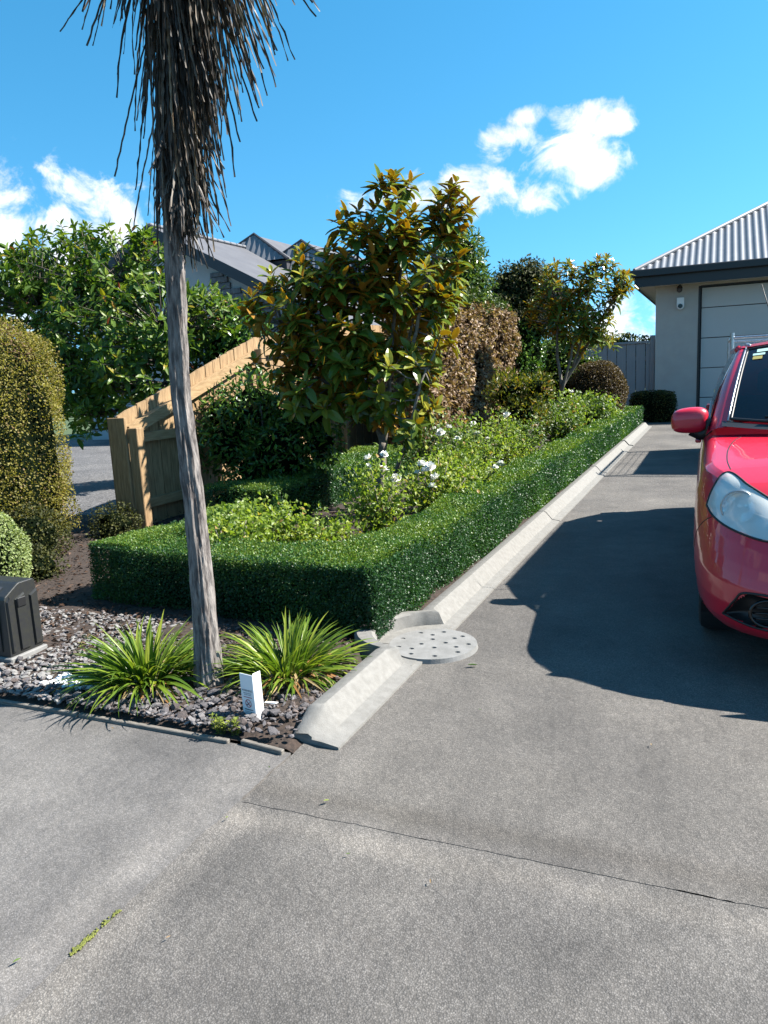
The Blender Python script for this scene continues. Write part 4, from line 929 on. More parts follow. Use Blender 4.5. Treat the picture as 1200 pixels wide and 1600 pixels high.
t = shrub('low_bush', 'dark low clipped bush in the shade of the garage wall', 'bush', (-1.35, 20.3, 0)); stems(t, (-1.35, 20.3, .0), [(-1.35, 20.3, .4)])
blob('f', (-1.45, 20.2, 0.33), (0.55, 0.6, 0.42), 7000, 0.035, DI, 'conifer_leaf', t, 6, 0.08, 0.85, core='hedge_core', coref=0.9, flat_bottom=.0, power=0.7)
t = shrub('far_hedge', 'sunlit yellow green hedge showing above the grey board fence', 'hedge', (-4.6, 30, 0)); stems(t, (-4.6, 30, 0), [(-4.6, 30, 1.6)])
blob('f', (-4.6, 30, 1.35), (3.6, 0.8, 1.25), 7000, 0.14, FO, 'gold_leaf', t, 8, 0.15, 0.8, core='hedge_core', coref=0.85)
# columnar corokia at the left
t = shrub('columnar_shrub', 'tall clipped fine leaved yellow green shrub with reddish top beside the road', 'shrub', (-5.85, 5.05, 0)); stems(t, (-6.1, 5.05, .02), [(-6.2, 5.05, 1.2), (-6.0, 5.0, .8)], r=.03)
blob('f', (-6.22, 5.10, 1.05), (0.66, 0.62, 1.06), 52000, 0.021, DI, 'corokia_leaf', t, 14, 0.24, 0.78, core='hedge_core', coref=0.84, flat_bottom=.12, power=0.75)
blob('f', (-6.25, 5.10, 1.66), (0.56, 0.54, 0.50), 9000, 0.020, DI, 'corokia_red', t, 15, 0.1, 0.9, flat_bottom=1.72, upbias=.5, tipdown=-0.5)
def wisps(c, r_, n, z0, z1, m, root):
    b = MB()
    for k in range(n):
        a = rng.uniform(0, 6.28); z = rng.uniform(z0, z1); p = Vector((c[0]+r_*math.cos(a), c[1]+r_*math.sin(a), z)); d = Vector((math.cos(a), math.sin(a), rng.uniform(.1, 1.2))).normalized()*rng.uniform(.05, .14)
        b.tube([p, p+d*.5+Vector((0, 0, .004)), p+d], [.0022, .0016, .0009], 3, False)
    link('shoots', b.mesh('shoots', m), root)
wisps((-6.22, 5.10), 0.6, 160, 0.4, 1.95, 'bark_dark', t)
t = shrub('round_hebe', 'pale lime green clipped round hebe behind the black utility box', 'bush', (-4.42, 3.5, 0)); stems(t, (-4.42, 3.5, .02), [(-4.42, 3.5, .3)])
blob('f', (-4.53, 3.50, 0.36), (0.36, 0.34, 0.37), 14000, 0.019, DI, 'hebe_leaf', t, 17, 0.10, 0.86, core='hedge_core', coref=0.88, flat_bottom=.03)
for k, (x, y, z, r_, lab) in enumerate([(-5.5, 4.85, .2, .34, 'low dark wispy bush at the foot of the columnar shrub'), (-5.35, 5.7, .12, .25, 'low dark leafy bush between the columnar shrub and the fence end'), (-4.75, 4.2, .12, .2, 'small dark groundcover bush behind the round lime green hebe')]):
    t = shrub('low_bush', lab, 'bush', (x, y, 0)); stems(t, (x, y, .02), [(x, y, z)], r=.012)
    blob('f', (x, y, z), (r_, r_, r_*.95), int(18000*r_*r_*2), 0.024, DI, 'conifer_leaf', t, 81+k, 0.3, 0.55, core='hedge_core', coref=0.6, flat_bottom=.03)

# ------------------------------------------------------------------ roses
def flower_mesh(m='petal_white', seed=1):
    r = random.Random(seed); V = []; F = []
    for ring, (n, rad, lift, el) in enumerate(((5, .55, .55, .9), (7, .8, .35, .5), (8, 1.0, .1, .12))):
        for k in range(n):
            a = 6.283*k/n+ring*.5+r.uniform(-.15, .15); c, s = math.cos(a), math.sin(a); w = .36
            def P(u, v, h): return (c*u-s*v, s*u+c*v, h)
            o = len(V); V += [P(.08, 0, 0), P(rad*.6, -w, lift*.7), P(rad*1.0, -w*.6, lift+el*.4), P(rad*1.0, w*.6, lift+el*.4), P(rad*.6, w, lift*.7)]
            F += [(o, o+1, o+2, o+3), (o, o+3, o+4, o)]
    b = MB(); F = [f if len(set(f)) == 4 else f[:3] for f in F]; b.add(V, F); return b.mesh('flower', m, fixn=False)
FLW = [flower_mesh('petal_white', k) for k in range(3)]; FLS = flower_mesh('petal_spent', 9)
def rose(x, y, h, w, n, flowers, label, group=None, name='rose_bush', m='rose_leaf', dry=0.0):
    t = thing(name, label, 'rose bush', (x, y, 0), group); b = MB(); r = random.Random(int(x*100+y*17)); ends = []
    for k in range(11):
        a = r.uniform(0, 6.28); d = w*r.uniform(.3, .95); p = Vector((x+d*math.cos(a), y+d*math.sin(a), h*r.uniform(.6, 1.0))); ends.append(p)
        s = Vector((x+r.uniform(-.04, .04), y+r.uniform(-.04, .04), .02)); b.tube([s, s.lerp(p, .5)+Vector((0, 0, .08)), p], [.008, .006, .003], 5)
    for f in flowers: b.tube([(x, y, .05), Vector((x, y, .1)).lerp(Vector(f[:3]), .6)+Vector((0, 0, .05)), Vector(f[:3])-Vector((0, 0, .02))], [.007, .005, .003], 5)
    link('canes', b.mesh('canes', 'bark_pale' if dry else 'cane_green', smooth=True), t)
    E_ = np.array([e[:] for e in ends]); n0 = int(n*2.0)
    base = np.array([x, y, .12]); i = rng.integers(0, len(ends), n0); tt = rng.random(n0)**.55
    P = base+(E_[i]-base)*tt[:, None]+rng.normal(size=(n0, 3))*np.array([.09, .09, .07])*w/.35; P[:, 2] = np.maximum(P[:, 2], .05)
    tag(link('foliage', leaves('foliage', tmpl_fold(.66, .1, .18), P, unit(rng.normal(size=(n0, 3))+np.array([0, -.1, -.1])), unit(rng.normal(size=(n0, 3))*.55+np.array([.35, -.1, .8])), .042*rng.uniform(.6, 1.35, n0)*max(1, y/9), m, np.clip(rng.random(n0)*.8*r.uniform(.55, 1.05)+dry*rng.random(n0)+.5*(rng.random(n0) > .95), 0, 1)), t), kind='stuff')
    for (fx, fy, fz, fr) in flowers:
        o = place('flower', r.choice(FLW), t, Matrix.Translation((fx, fy, fz)) @ Matrix.Rotation(r.uniform(0, 6.28), 4, 'Z') @ Matrix.Rotation(r.uniform(-.5, .7), 4, 'X') @ Matrix.Scale(fr, 4))
    return t
mat('cane_green', (0.06, 0.085, 0.03), (0.12, 0.11, 0.05), 20, .7)
RG = 'rose bushes in a row behind the box hedge'
rose(-2.42, 5.45, .82, .30, 760, [(-2.56, 5.6, .79, .045), (-2.43, 5.6, .70, .045), (-2.40, 5.55, .83, .035), (-2.33, 5.6, .63, .045), (-2.52, 5.5, .74, .03)], 'leggy rose bush with white blooms, bare canes and reddish shoots at the hedge corner', dry=.25)
rose(-2.2, 6.05, .74, .32, 1150, [(-2.22, 5.9, .70, .05), (-2.14, 5.88, .69, .05), (-2.18, 5.85, .66, .04), (-2.10, 5.9, .60, .045), (-2.12, 5.86, .53, .04), (-2.26, 5.9, .64, .03)], 'rose bush with a thick cluster of pure white blooms above the hedge', dry=.1)
rose(-2.2, 6.95, .78, .38, 1200, [(-1.78, 6.75, .60, .042), (-1.84, 6.8, .57, .03)], 'yellow green rose bush with a single white bloom leaning over the box hedge')
rose(-2.65, 7.4, 1.0, .40, 1250, [(-2.87, 7.5, .92, .045), (-2.49, 7.2, .86, .05), (-2.35, 7.3, .78, .045), (-2.48, 7.4, .89, .045), (-2.74, 7.5, .91, .045), (-2.6, 7.3, .88, .04), (-2.55, 7.25, .82, .04)], 'bushy rose with many white blooms beside the magnolia stems', m='rose_dark')
rose(-2.4, 8.1, .96, .38, 1150, [(-2.40, 8.0, .87, .05), (-2.33, 7.9, .78, .04), (-2.25, 8.0, .72, .03)], 'rose bush with two white blooms close to the coppery hedge')
for k, (x, y, h, lab) in enumerate([(-2.35, 9.1, .88, 'leafy rose bush with one white bloom beside the near end of the coppery hedge'), (-2.4, 10.1, .92, 'leafy green rose bush just before the golden shrub'), (-2.3, 12.2, .95, 'leafy green rose bush just beyond the golden shrub'),
        (-2.3, 13.2, .98, 'leafy rose bush with one white bloom just before the leaning magnolia stems'), (-2.15, 14.8, .86, 'leafy green rose bush just beyond the leaning magnolia stems'), (-2.15, 15.8, .9, 'leafy green rose bush next to the round coppery bush')]):
    rose(x, y, h, (.40, .34, .42, .36, .40, .38)[k], 1000, [(x+.1, y-.2, h+.03, .05)] if k in (0, 3) else [], lab, RG, m=('rose_leaf', 'rose_dark', 'rose_dark', 'rose_leaf', 'rose_dark', 'rose_leaf')[k], dry=(.0, .15, .3, .1, .0, .1)[k])
rose(-3.15, 4.7, .62, .36, 1500, [], 'low leafy rose bush with yellowing leaves at the left arm of the box hedge', dry=.12)
rose(-2.72, 4.95, .44, .32, 900, [], 'small low rose bush before the short inner hedge')
rose(-3.0, 4.25, .56, .26, 700, [], 'small bud topped rose bush tucked behind the front hedge', dry=.1)

# ================================================================== lancewood by the path
def lancewood():
    t = thing('lancewood_tree', 'slender grey trunked tree with a shaggy skirt of long dead toothed leaves', 'tree', (-2.195, 2.84, 0))
    def axis(z): return Vector((-2.195 + 0.02*math.sin(z*1.7) + max(0, z-1.4)*0.085 - 0.02*math.sin(z*1.2)*z*0.6, 2.84, z))
    def rad(z): return 0.041 + 0.024*math.exp(-z*6) + 0.014*max(0, 1-z/1.3) - max(0, z-1.8)*0.006
    nr, nh = 56, 300; V = []; Q = []
    for j in range(nh+1):
        z = 3.7*j/nh; c = axis(z)
        for i in range(nr):
            a = 2*math.pi*i/nr; d = Vector((math.cos(a), math.sin(a), 0)); tw = a+z*0.35
            q = Vector((math.cos(tw)*2.3, math.sin(tw)*2.3, z*1.25))
            rid = abs(noise.noise(q)) ; rid2 = abs(noise.noise(q*2.4+Vector((3, 1, 7))))
            kn = max(0, noise.noise(Vector((math.cos(a)*2, math.sin(a)*2, z*3.1+4)))-.45)
            h = 0.040*(min(rid, .30)-.2) + 0.018*(min(rid2, .3)-.2) + .05*kn + .003*noise.noise(q*9)
            V.append(c+d*(rad(z)+h))
    for j in range(nh):
        for i in range(nr): Q.append((j*nr+i, j*nr+(i+1) % nr, (j+1)*nr+(i+1) % nr, (j+1)*nr+i))
    link('trunk', np_mesh('trunk', [v[:] for v in V], Q, 'bark_lance', smooth=True), t)
    # toothed leaf blades
    def blade(curve, seed, tint):
        r = random.Random(seed); V = []; Q = []; n = 22
        for i in range(n+1):
            s = i/n; w = (0.0080 if i % 2 else 0.0028)*(1-.25*s)*(0.6+.4*min(1, s*6))*min(1, (1.02-s)*7)*r.uniform(.8, 1.2); z = -curve*s*s + .0035*r.uniform(-1, 1)
            V += [(-w, s, z+.003*(i % 2)), (0, s+.01, z-.006), (w*.95, s+(.012 if i % 3 else 0), z+.003)]
        for i in range(n): a = i*3; Q += [(a, a+1, a+4, a+3), (a+1, a+2, a+5, a+4)]
        return np_mesh('leaf', V, Q, 'lance_leaf', np.full(len(V), tint))
    bl = [blade(c, k, tt) for k, (c, tt) in enumerate([(c, tt) for c in (.05, .14, .26) for tt in (.1, .35, .6, .85, .98)])]
    r = random.Random(77); rest = []
    N_ = 1250
    for k in range(N_):
        f = k/N_; z = 2.36 + 1.40*f**0.72; az = r.uniform(0, 6.283)
        down = -86 + 17*max(0, (z-2.85)/0.9) + r.gauss(0, 5)
        if z > 3.35: down += 30*r.random()**2
        L = r.uniform(.50, .84) if z > 2.75 else r.uniform(.26, .46)+max(0, z-2.5)*.8
        e = R(down); d = Vector((math.cos(az)*math.cos(e), math.sin(az)*math.cos(e), math.sin(e)))
        c = axis(z); p = c+Vector((math.cos(az), math.sin(az), 0))*0.045
        up = Vector((-math.cos(az)*math.sin(e), -math.sin(az)*math.sin(e), math.cos(e)))
        M = basis(p, d, up, 1.0) @ Matrix.Rotation(r.uniform(-.5, .5), 4, 'Y') @ Matrix.Diagonal((1, L, L, 1))
        ti = r.random(); me = bl[r.randrange(3)*5 + (0 if ti < .3 else 1 if ti < .6 else 2 if ti < .8 else 3 if ti < .93 else 4)]
        rest.append((me, M, f))
    r.shuffle(rest)
    for me, M, f in rest[:300]: place('leaf', me, t, M)
    V, Q, T = [], [], []; off = 0
    for me, M, f in rest[300:]:
        co = np.empty(len(me.vertices)*3, np.float32); me.vertices.foreach_get('co', co); co = co.reshape(-1, 3); M3 = np.array(M)
        V.append(co@M3[:3, :3].T + M3[:3, 3]); q = np.array([p.vertices[:] for p in me.polygons]); Q.append(q+off); off += len(co); T.append(np.full(len(co), me.attributes['tint'].data[0].value))
    tag(link('dead_leaves', np_mesh('dead_leaves', np.vstack(V), np.vstack(Q), 'lance_leaf', np.concatenate(T)), t), kind='stuff')
lancewood()

# ================================================================== strap leaved clumps
def strap_meshes(m, tints):
    out = []
    for c in (.5, 1.0, 1.6):
        for ti in tints:
            V = []; Q = []; n = 7; py = pz = 0.0
            for i in range(n+1):
                s = i/n; w = .026*(0.55+.45*math.sin(math.pi*min(1, s*1.1+.15)))*(1 if s < .75 else (1-s)/.25*0.95+.05)
                y, z = py, pz; py += math.cos(c*(s+.5/n))/n; pz -= math.sin(c*(s+.5/n))/n
                w *= 1.02; V += [(-w, y, z+w*.45), (0, y, z), (w, y, z+w*.45)]
            for i in range(n): a = i*3; Q += [(a, a+1, a+4, a+3), (a+1, a+2, a+5, a+4)]
            out.append(np_mesh('leaf', V, Q, m, np.full(len(V), ti), smooth=True))
    return out
ST = strap_meshes('strap_leaf', (.1, .35, .6, .85)); SD = strap_meshes('strap_dry', (.2, .6, .95))
def clump(x, y, rad, n, ndry, label, seed, Lr=(.28, .42), dryang=None):
    t = thing('flax_clump', label, 'plant', (x, y, .03)); r = random.Random(seed)
    for k in range(n+ndry):
        dry = k >= n; az = r.uniform(0, 6.283) if not (dry and dryang) else R(r.gauss(*dryang)); f = math.sqrt(r.random())
        p = Vector((x+rad*f*math.cos(az)*.8, y+rad*f*math.sin(az)*.8, .04 if not dry else .05+.03*r.random()))
        e = R(86-44*f+r.gauss(0, 9)) if not dry else R(r.uniform(-4, 30))
        d = Vector((math.cos(az)*math.cos(e), math.sin(az)*math.cos(e), math.sin(e)))
        up = Vector((-math.cos(az)*math.sin(e), -math.sin(az)*math.sin(e), math.cos(e)))
        L = r.uniform(*Lr)*(.8 if dry else 1); me = r.choice(SD) if dry else ST[(0 if f < .3 else 4 if f < .7 else r.choice((4, 8)))+min(3, max(0, int(r.gauss(1.6, 1.0))))]
        place('leaf', me, t, basis(p, d, up) @ Matrix.Rotation(r.uniform(-.6, .6), 4, 'Y') @ Matrix.Diagonal((L*r.uniform(.7, 1.15), L, L, 1)))
clump(-2.52, 2.78, .20, 290, 34, 'green strap leaved clump beside the foot of the slender trunk and the pale gravel', 3, (.25, .38), (-50, 40))
clump(-1.89, 3.06, .21, 290, 60, 'yellow green strap leaved clump with dry tan leaves beside the kerb', 5, (.23, .35), (-40, 45))

# ================================================================== utility box, sign, small things
def utility_box():
    t = thing('utility_box', 'black ribbed plastic utility box on a pale concrete plinth in the gravel', 'utility box', (-3.62, 2.87, 0))
    link('plinth', MB().box((-3.86, 2.752, 0.0), (-3.388, 2.998, 0.072), 0.006).mesh('plinth', 'concrete_pale'), t)
    prof = [(2.765, .072), (2.772, .385), (2.78, .402), (2.86, .452), (2.875, .458), (2.965, .458), (2.98, .448), (2.985, .072)]
    m = MB(); m.prism(prof, 'x', -3.845, -3.405); o = link('housing', m.mesh('housing', 'plastic_black'), t)
    bv = o.modifiers.new('b', 'BEVEL'); bv.width = .006; bv.segments = 2; bv.limit_method = 'ANGLE'
    for a, b in ((2.778, 2.80), (2.833, 2.895), (2.928, 2.978)):      # raised ribs of the side
        me = MB(); me.add([(-3.404, a, .09), (-3.404, b, .09), (-3.404, b, .40), (-3.404, a, .375), (-3.392, a+.004, .10), (-3.392, b-.004, .10), (-3.392, b-.004, .39), (-3.392, a+.004, .37)], [(4, 5, 6, 7), (0, 1, 5, 4), (1, 2, 6, 5), (2, 3, 7, 6), (3, 0, 4, 7)])
        link('rib', me.mesh('rib', 'plastic_black'), t)
    m = MB(); m.box((-3.394, 2.838, .33), (-3.386, 2.892, .38), .003); m.box((-3.394, 2.842, .333), (-3.3895, 2.888, .337)); link('handle_recess', m.mesh('handle_recess', 'black_trim'), t)
    for x in (-3.80, -3.70, -3.60, -3.50):
        m = MB(); m.box((x, 2.758, .10), (x+.045, 2.768, .36), .003); link('rib', m.mesh('rib', 'plastic_black'), t)
    m = MB()
    for i, (a, b) in enumerate(((-3.60, -3.545), (-3.535, -3.475))):
        m.add([(a, 2.80, .4165), (b, 2.80, .4165), (b, 2.835, .4385), (a, 2.835, .4385)], [(0, 1, 2, 3)])
    link('print', m.mesh('print', 'plastic_print'), t)
utility_box()

def text_mesh(txt, size, m, name='lettering'):
    cu = bpy.data.curves.new('txt', 'FONT'); cu.body = txt; cu.size = size; cu.align_x = 'CENTER'; cu.resolution_u = 2
    ob = bpy.data.objects.new('txt', cu); COL.objects.link(ob); bpy.context.view_layer.update()
    me = bpy.data.meshes.new_from_object(ob.evaluated_get(bpy.context.evaluated_depsgraph_get())); me.name = name
    bpy.data.objects.remove(ob); bpy.data.curves.remove(cu); me.materials.clear(); me.materials.append(MATS[m]); return me
def sign():
    x, y, h = -1.80, 2.585, .232
    t = thing('warning_sign', 'small white angle post with red no smoking symbol in the gravel', 'sign', (x, y, 0))
    M = Matrix.Translation((x, y, 0)) @ Matrix.Rotation(R(-14), 4, 'Z') @ Matrix.Rotation(R(-2), 4, 'Y')
    m = MB(); m.box((-.04, -.0, -.03), (.04, .004, h), .0012, M); m.box((.0365, .0045, -.03), (.0405, .048, h+.006), .0012, M); link('post', m.mesh('post', 'white_plastic'), t)
    F = M @ Matrix.Rotation(R(90), 4, 'X')
    def put(name, me, u, v): place(name, me, t, F @ Matrix.Translation((u, v, .0012)))
    put('lettering', text_mesh('WARNING', .0135, 'print_dark'), 0, .155)
    def bar(w, hh, m): return MB().add([(-w/2, 0, 0), (w/2, 0, 0), (w/2, hh, 0), (-w/2, hh, 0)], [(0, 1, 2, 3)]).mesh('print', m)
    def dashes(w, hh, m, s):
        r = random.Random(s); b = MB(); u = -w/2
        while u < w/2:
            l = r.uniform(.003, .008); b.add([(u, 0, 0), (min(u+l, w/2), 0, 0), (min(u+l, w/2), hh, 0), (u, hh, 0)], [(0, 1, 2, 3)]); u += l+.0016
        return b.mesh('print', m)
    put('print', dashes(.05, .0035, 'print_grey', 1), 0, .146); put('print', dashes(.042, .003, 'print_grey', 2), 0, .139)
    put('print', bar(.05, .003, 'print_red'), 0, .128)
    b = MB(); n = 28; r0, r1 = .0185, .0155
    b.add([(r0*math.cos(6.2832*i/n), r0*math.sin(6.2832*i/n), 0) for i in range(n)] + [(r1*math.cos(6.2832*i/n), r1*math.sin(6.2832*i/n), 0) for i in range(n)], [(i, (i+1) % n, n+(i+1) % n, n+i) for i in range(n)])
    c = math.sqrt(.5); b.add([(-.016*c-.0014, .016*c-.0014, .0002), (-.016*c+.0014, .016*c+.0014, .0002), (.016*c+.0014, -.016*c+.0014, .0002), (.016*c-.0014, -.016*c-.0014, .0002)], [(0, 1, 2, 3)])
    put('symbol', b.mesh('symbol', 'print_red'), 0, .102)
    b = MB(); b.add([(-.009, -.009, 0), (-.006, -.011, 0), (.010, .006, 0), (.0085, .008, 0)], [(0, 1, 2, 3)]); b.add([(-.0095+.003*math.cos(i), -.006+.003*math.sin(i), .0001) for i in np.linspace(0, 6.28, 9)[:-1]], [tuple(range(8))]); put('symbol', b.mesh('symbol', 'print_dark'), 0, .102)
    put('print', dashes(.05, .0045, 'print_dark', 3), 0, .072); put('print', dashes(.05, .003, 'print_grey', 4), 0, .063); put('print', dashes(.05, .003, 'print_grey', 5), 0, .056)
    put('print', bar(.05, .0035, 'print_red'), 0, .046); put('print', dashes(.035, .003, 'print_grey', 6), .002, .034)
sign()
def weed(x, y, h, n, label, seed):
    t = thing('weed', label, 'weed', (x, y, 0)); r = np.random.default_rng(seed); b = MB(); P, D = [], []
    for k in range(n):
        a = r.uniform(0, 6.28); e = Vector((x+.022*math.cos(a)*r.random()*2, y+.022*math.sin(a)*r.random()*2, h*r.uniform(.5, 1))); b.tube([(x, y, .0), e], [.002, .0012], 4)
        for i in range(13):
            f = .25+.75*i/12; P.append(np.array((x, y, 0))*(1-f)+np.array(e[:])*f); an = i*2.4+a; D.append((math.cos(an), math.sin(an), .55))
    link('stems', b.mesh('stems', 'cane_green'), t); P = np.array(P); D = np.array(D, float)
    tag(link('foliage', leaves('foliage', tmpl_fold(.5, .1, .1), P, D, np.tile((0, 0, 1.), (len(P), 1))+D*-.5, .019*r.uniform(.7, 1.3, len(P)), 'weed_leaf', r.random(len(P))), t), kind='stuff')
weed(-1.858, 2.452, .105, 12, 'yellow green weed sprouting beside the edging below the white sign', 1); weed(-1.792, 2.462, .09, 8, 'smaller yellow green weed sprig against the foot of the white sign', 2)
weed(-3.22, 3.08, .06, 5, 'low green weed in the gravel behind the black utility box', 3)
m = MB(); m.box((-.028, -.012, 0), (.028, .012, .004), .001, Matrix.Translation((-1.735, 2.655, .083)) @ Matrix.Rotation(R(8), 4, 'Z') @ Matrix.Rotation(R(-12), 4, 'X')); tag(link('white_tag', m.mesh('white_tag', 'white_plastic')), 'small flat white plastic scrap lying on the stones beside the sign', 'scrap')
t = thing('garden_stake', 'thin black stake standing in the bed among low roses', 'stake', (-2.66, 4.98, 0)); m = MB(); m.tube([(-2.66, 4.98, .02), (-2.655, 4.98, .22)], .008, 8); link('spike', m.mesh('spike', 'black_trim', smooth=40), t); m = MB(); m.tube([(-2.655, 4.98, .22), (-2.655, 4.98, .26)], [.02, .016], 10); link('cap', m.mesh('cap', 'black_trim', smooth=40), t)
def fallen(x, y, z, L, tint, label, group=None, rot=None):
    tm = tmpl_leaf(.35, .12, -.12, 3); me = np_mesh('fallen_leaf', tm[0], tm[1], 'litter', np.full(len(tm[0]), tint)); o = link('fallen_leaf', me)
    o.location = (x, y, z); o.rotation_euler = (random.uniform(-.1, .2), random.uniform(-.2, .2), rot if rot is not None else random.uniform(0, 6.28)); o.scale = (L, L, L); tag(o, label, 'leaf', group)
fallen(-1.06, 3.49, .012, .05, .05, 'green fallen leaf lying on the driveway beside the round concrete cover', rot=2.1)
fallen(-1.435, 2.74, .036, .045, .2, 'small green leaf lying on the near end of the kerb', rot=1.2)
rl = random.Random(31)
for x, y in [(-1.52, 2.28), (-2.35, 2.36), (-1.0, 1.9), (-.72, 1.85), (-1.3, 1.42), (-1.62, 1.22), (-.6, 1.3), (-.2, 2.9), (-.9, 3.0), (-1.2, 2.15), (-1.48, 1.95)]:
    fallen(x, y, .012, rl.uniform(.012, .026), rl.random(), 'tiny dry leaf fragment on the asphalt', 'leaf fragments on the asphalt')
def mossline():
    V, F = [], []; bm = bmesh.new(); bmesh.ops.create_icosphere(bm, subdivisions=1, radius=1); bv = np.array([v.co[:] for v in bm.verts]); bf = np.array([[v.index for v in f.verts] for f in bm.faces]); bm.free(); off = 0
    for k in range(420):
        u = rl.random(); y = 1.285+.175*u+rl.gauss(0, .004); den = noise.noise(Vector((y*22, 0, 2)))
        if den < -.05 and rl.random() < .85: continue
        x = -1.513+rl.gauss(0, .0035+.004*max(0, den)); s = rl.uniform(.0014, .0034); V.append(bv*np.array([s, s*1.2, s*.7])+np.array([x, y, .0045])); F.append(bf+off); off += len(bv)
    return np_mesh('moss', np.vstack(V), np.vstack(F), 'moss', smooth=True)
tag(link('moss', mossline()), 'yellow green moss growing in the asphalt joint', 'moss', kind='stuff')

# ================================================================== trailer with a cage, behind the car
def trailer():
    x0, x1, y0, y1 = .14, 1.66, 11.0, 13.9
    t = thing('cage_trailer', 'galvanised trailer with tall wire mesh cage parked behind the red car', 'trailer', (.9, 12.4, 0))
    link('deck', MB().box((x0+.03, y0, .46), (x1-.03, y1, .52), .01).mesh('deck', 'galv'), t)
    for a, b in (((x0, y0, .5), (x0+.028, y1, 1.2)), ((x1-.028, y0, .5), (x1, y1, 1.2)), ((x0+.03, y0-.002, .5), (x1-.03, y0+.026, 1.2)), ((x0+.03, y1-.026, .5), (x1-.03, y1, 1.2))): link('side_panel', MB().box(a, b, .006).mesh('side_panel', 'galv'), t)
    fr = MB(); zt = 1.70
    for x, y in ((x0+.02, y0+.02), (x1-.02, y0+.02), (x0+.02, y1-.02), (x1-.02, y1-.02)): link('post', MB().tube([(x, y, .98), (x, y, zt+.06)], .024, 8).mesh('post', 'galv', smooth=40), t)
    for a, b in (((x0+.02, y0+.02, zt), (x1-.02, y0+.02, zt)), ((x0+.02, y1-.02, zt), (x1-.02, y1-.02, zt)), ((x0+.02, y0+.02, zt), (x0+.02, y1-.02, zt)), ((x1-.02, y0+.02, zt), (x1-.02, y1-.02, zt)), ((x0+.02, y0+.02, 1.22), (x0+.02, y1-.02, 1.22)), ((x0+.02, y0+.02, 1.22), (x1-.02, y0+.02, 1.22))): link('rail', MB().tube([a, b], .016, 8).mesh('rail', 'galv', smooth=40), t)
    def wire(ax, c):
        m = MB(); lo, hi = (y0, y1) if ax == 'x' else (x0, x1)
        P = (lambda u, z: (c, u, z)) if ax == 'x' else (lambda u, z: (u, c, z))
        for u in np.arange(lo+.08, hi, .1): m.tube([P(u, 1.0), P(u, zt)], .003, 4, False)
        for z in np.arange(1.25, zt, .1): m.tube([P(lo+.02, z), P(hi-.02, z)], .003, 4, False)
        link('wire_mesh', m.mesh('wire_mesh', 'galv'), t)
    wire('x', x0+.02); wire('x', x1-.02); wire('y', y0+.02); wire('y', y1-.02)
    for z in (1.03, .91):
        m = MB(); m.tube([(x0+.03, y0-.02, z), (x0-.17, y0-.04, z+.01)], .009, 6); m.box((x0-.09, y0-.06, z-.025), (x0-.04, y0-.015, z+.03), .006); m.tube([(x0-.17, y0-.04, z-.02), (x0-.17, y0-.04, z+.03)], .008, 6); link('latch', m.mesh('latch', 'chrome'), t)
    for x in (x0-.19, x1+.02):
        m = MB(); m.tube([(x, 12.5, .3), (x+.17, 12.5, .3)], .3, 24); w = link('wheel', m.mesh('wheel', 'tyre', smooth=40), t)
        m = MB(); m.tube([(x-.004, 12.5, .3), (x+.174, 12.5, .3)], .17, 20); link('rim', m.mesh('rim', 'galv', smooth=40), w)
        m = MB(); V = [(xx, 12.5+.37*math.cos(a), .3+.37*math.sin(a)) for a in np.linspace(0, math.pi, 13) for xx in (x-.015, x+.185)]; m.add(V, [(2*i, 2*i+1, 2*i+3, 2*i+2) for i in range(12)]); link('mudguard', m.mesh('mudguard', 'galv', smooth=True), t)
    m = MB(); m.tube([(.5, 13.9, .44), (.9, 15.2, .44)], .03, 6); m.tube([(1.3, 13.9, .44), (.9, 15.2, .44)], .03, 6); m.tube([(.9, 15.1, .44), (.9, 15.2, .02)], .025, 6); link('drawbar', m.mesh('drawbar', 'galv'), t)
trailer()

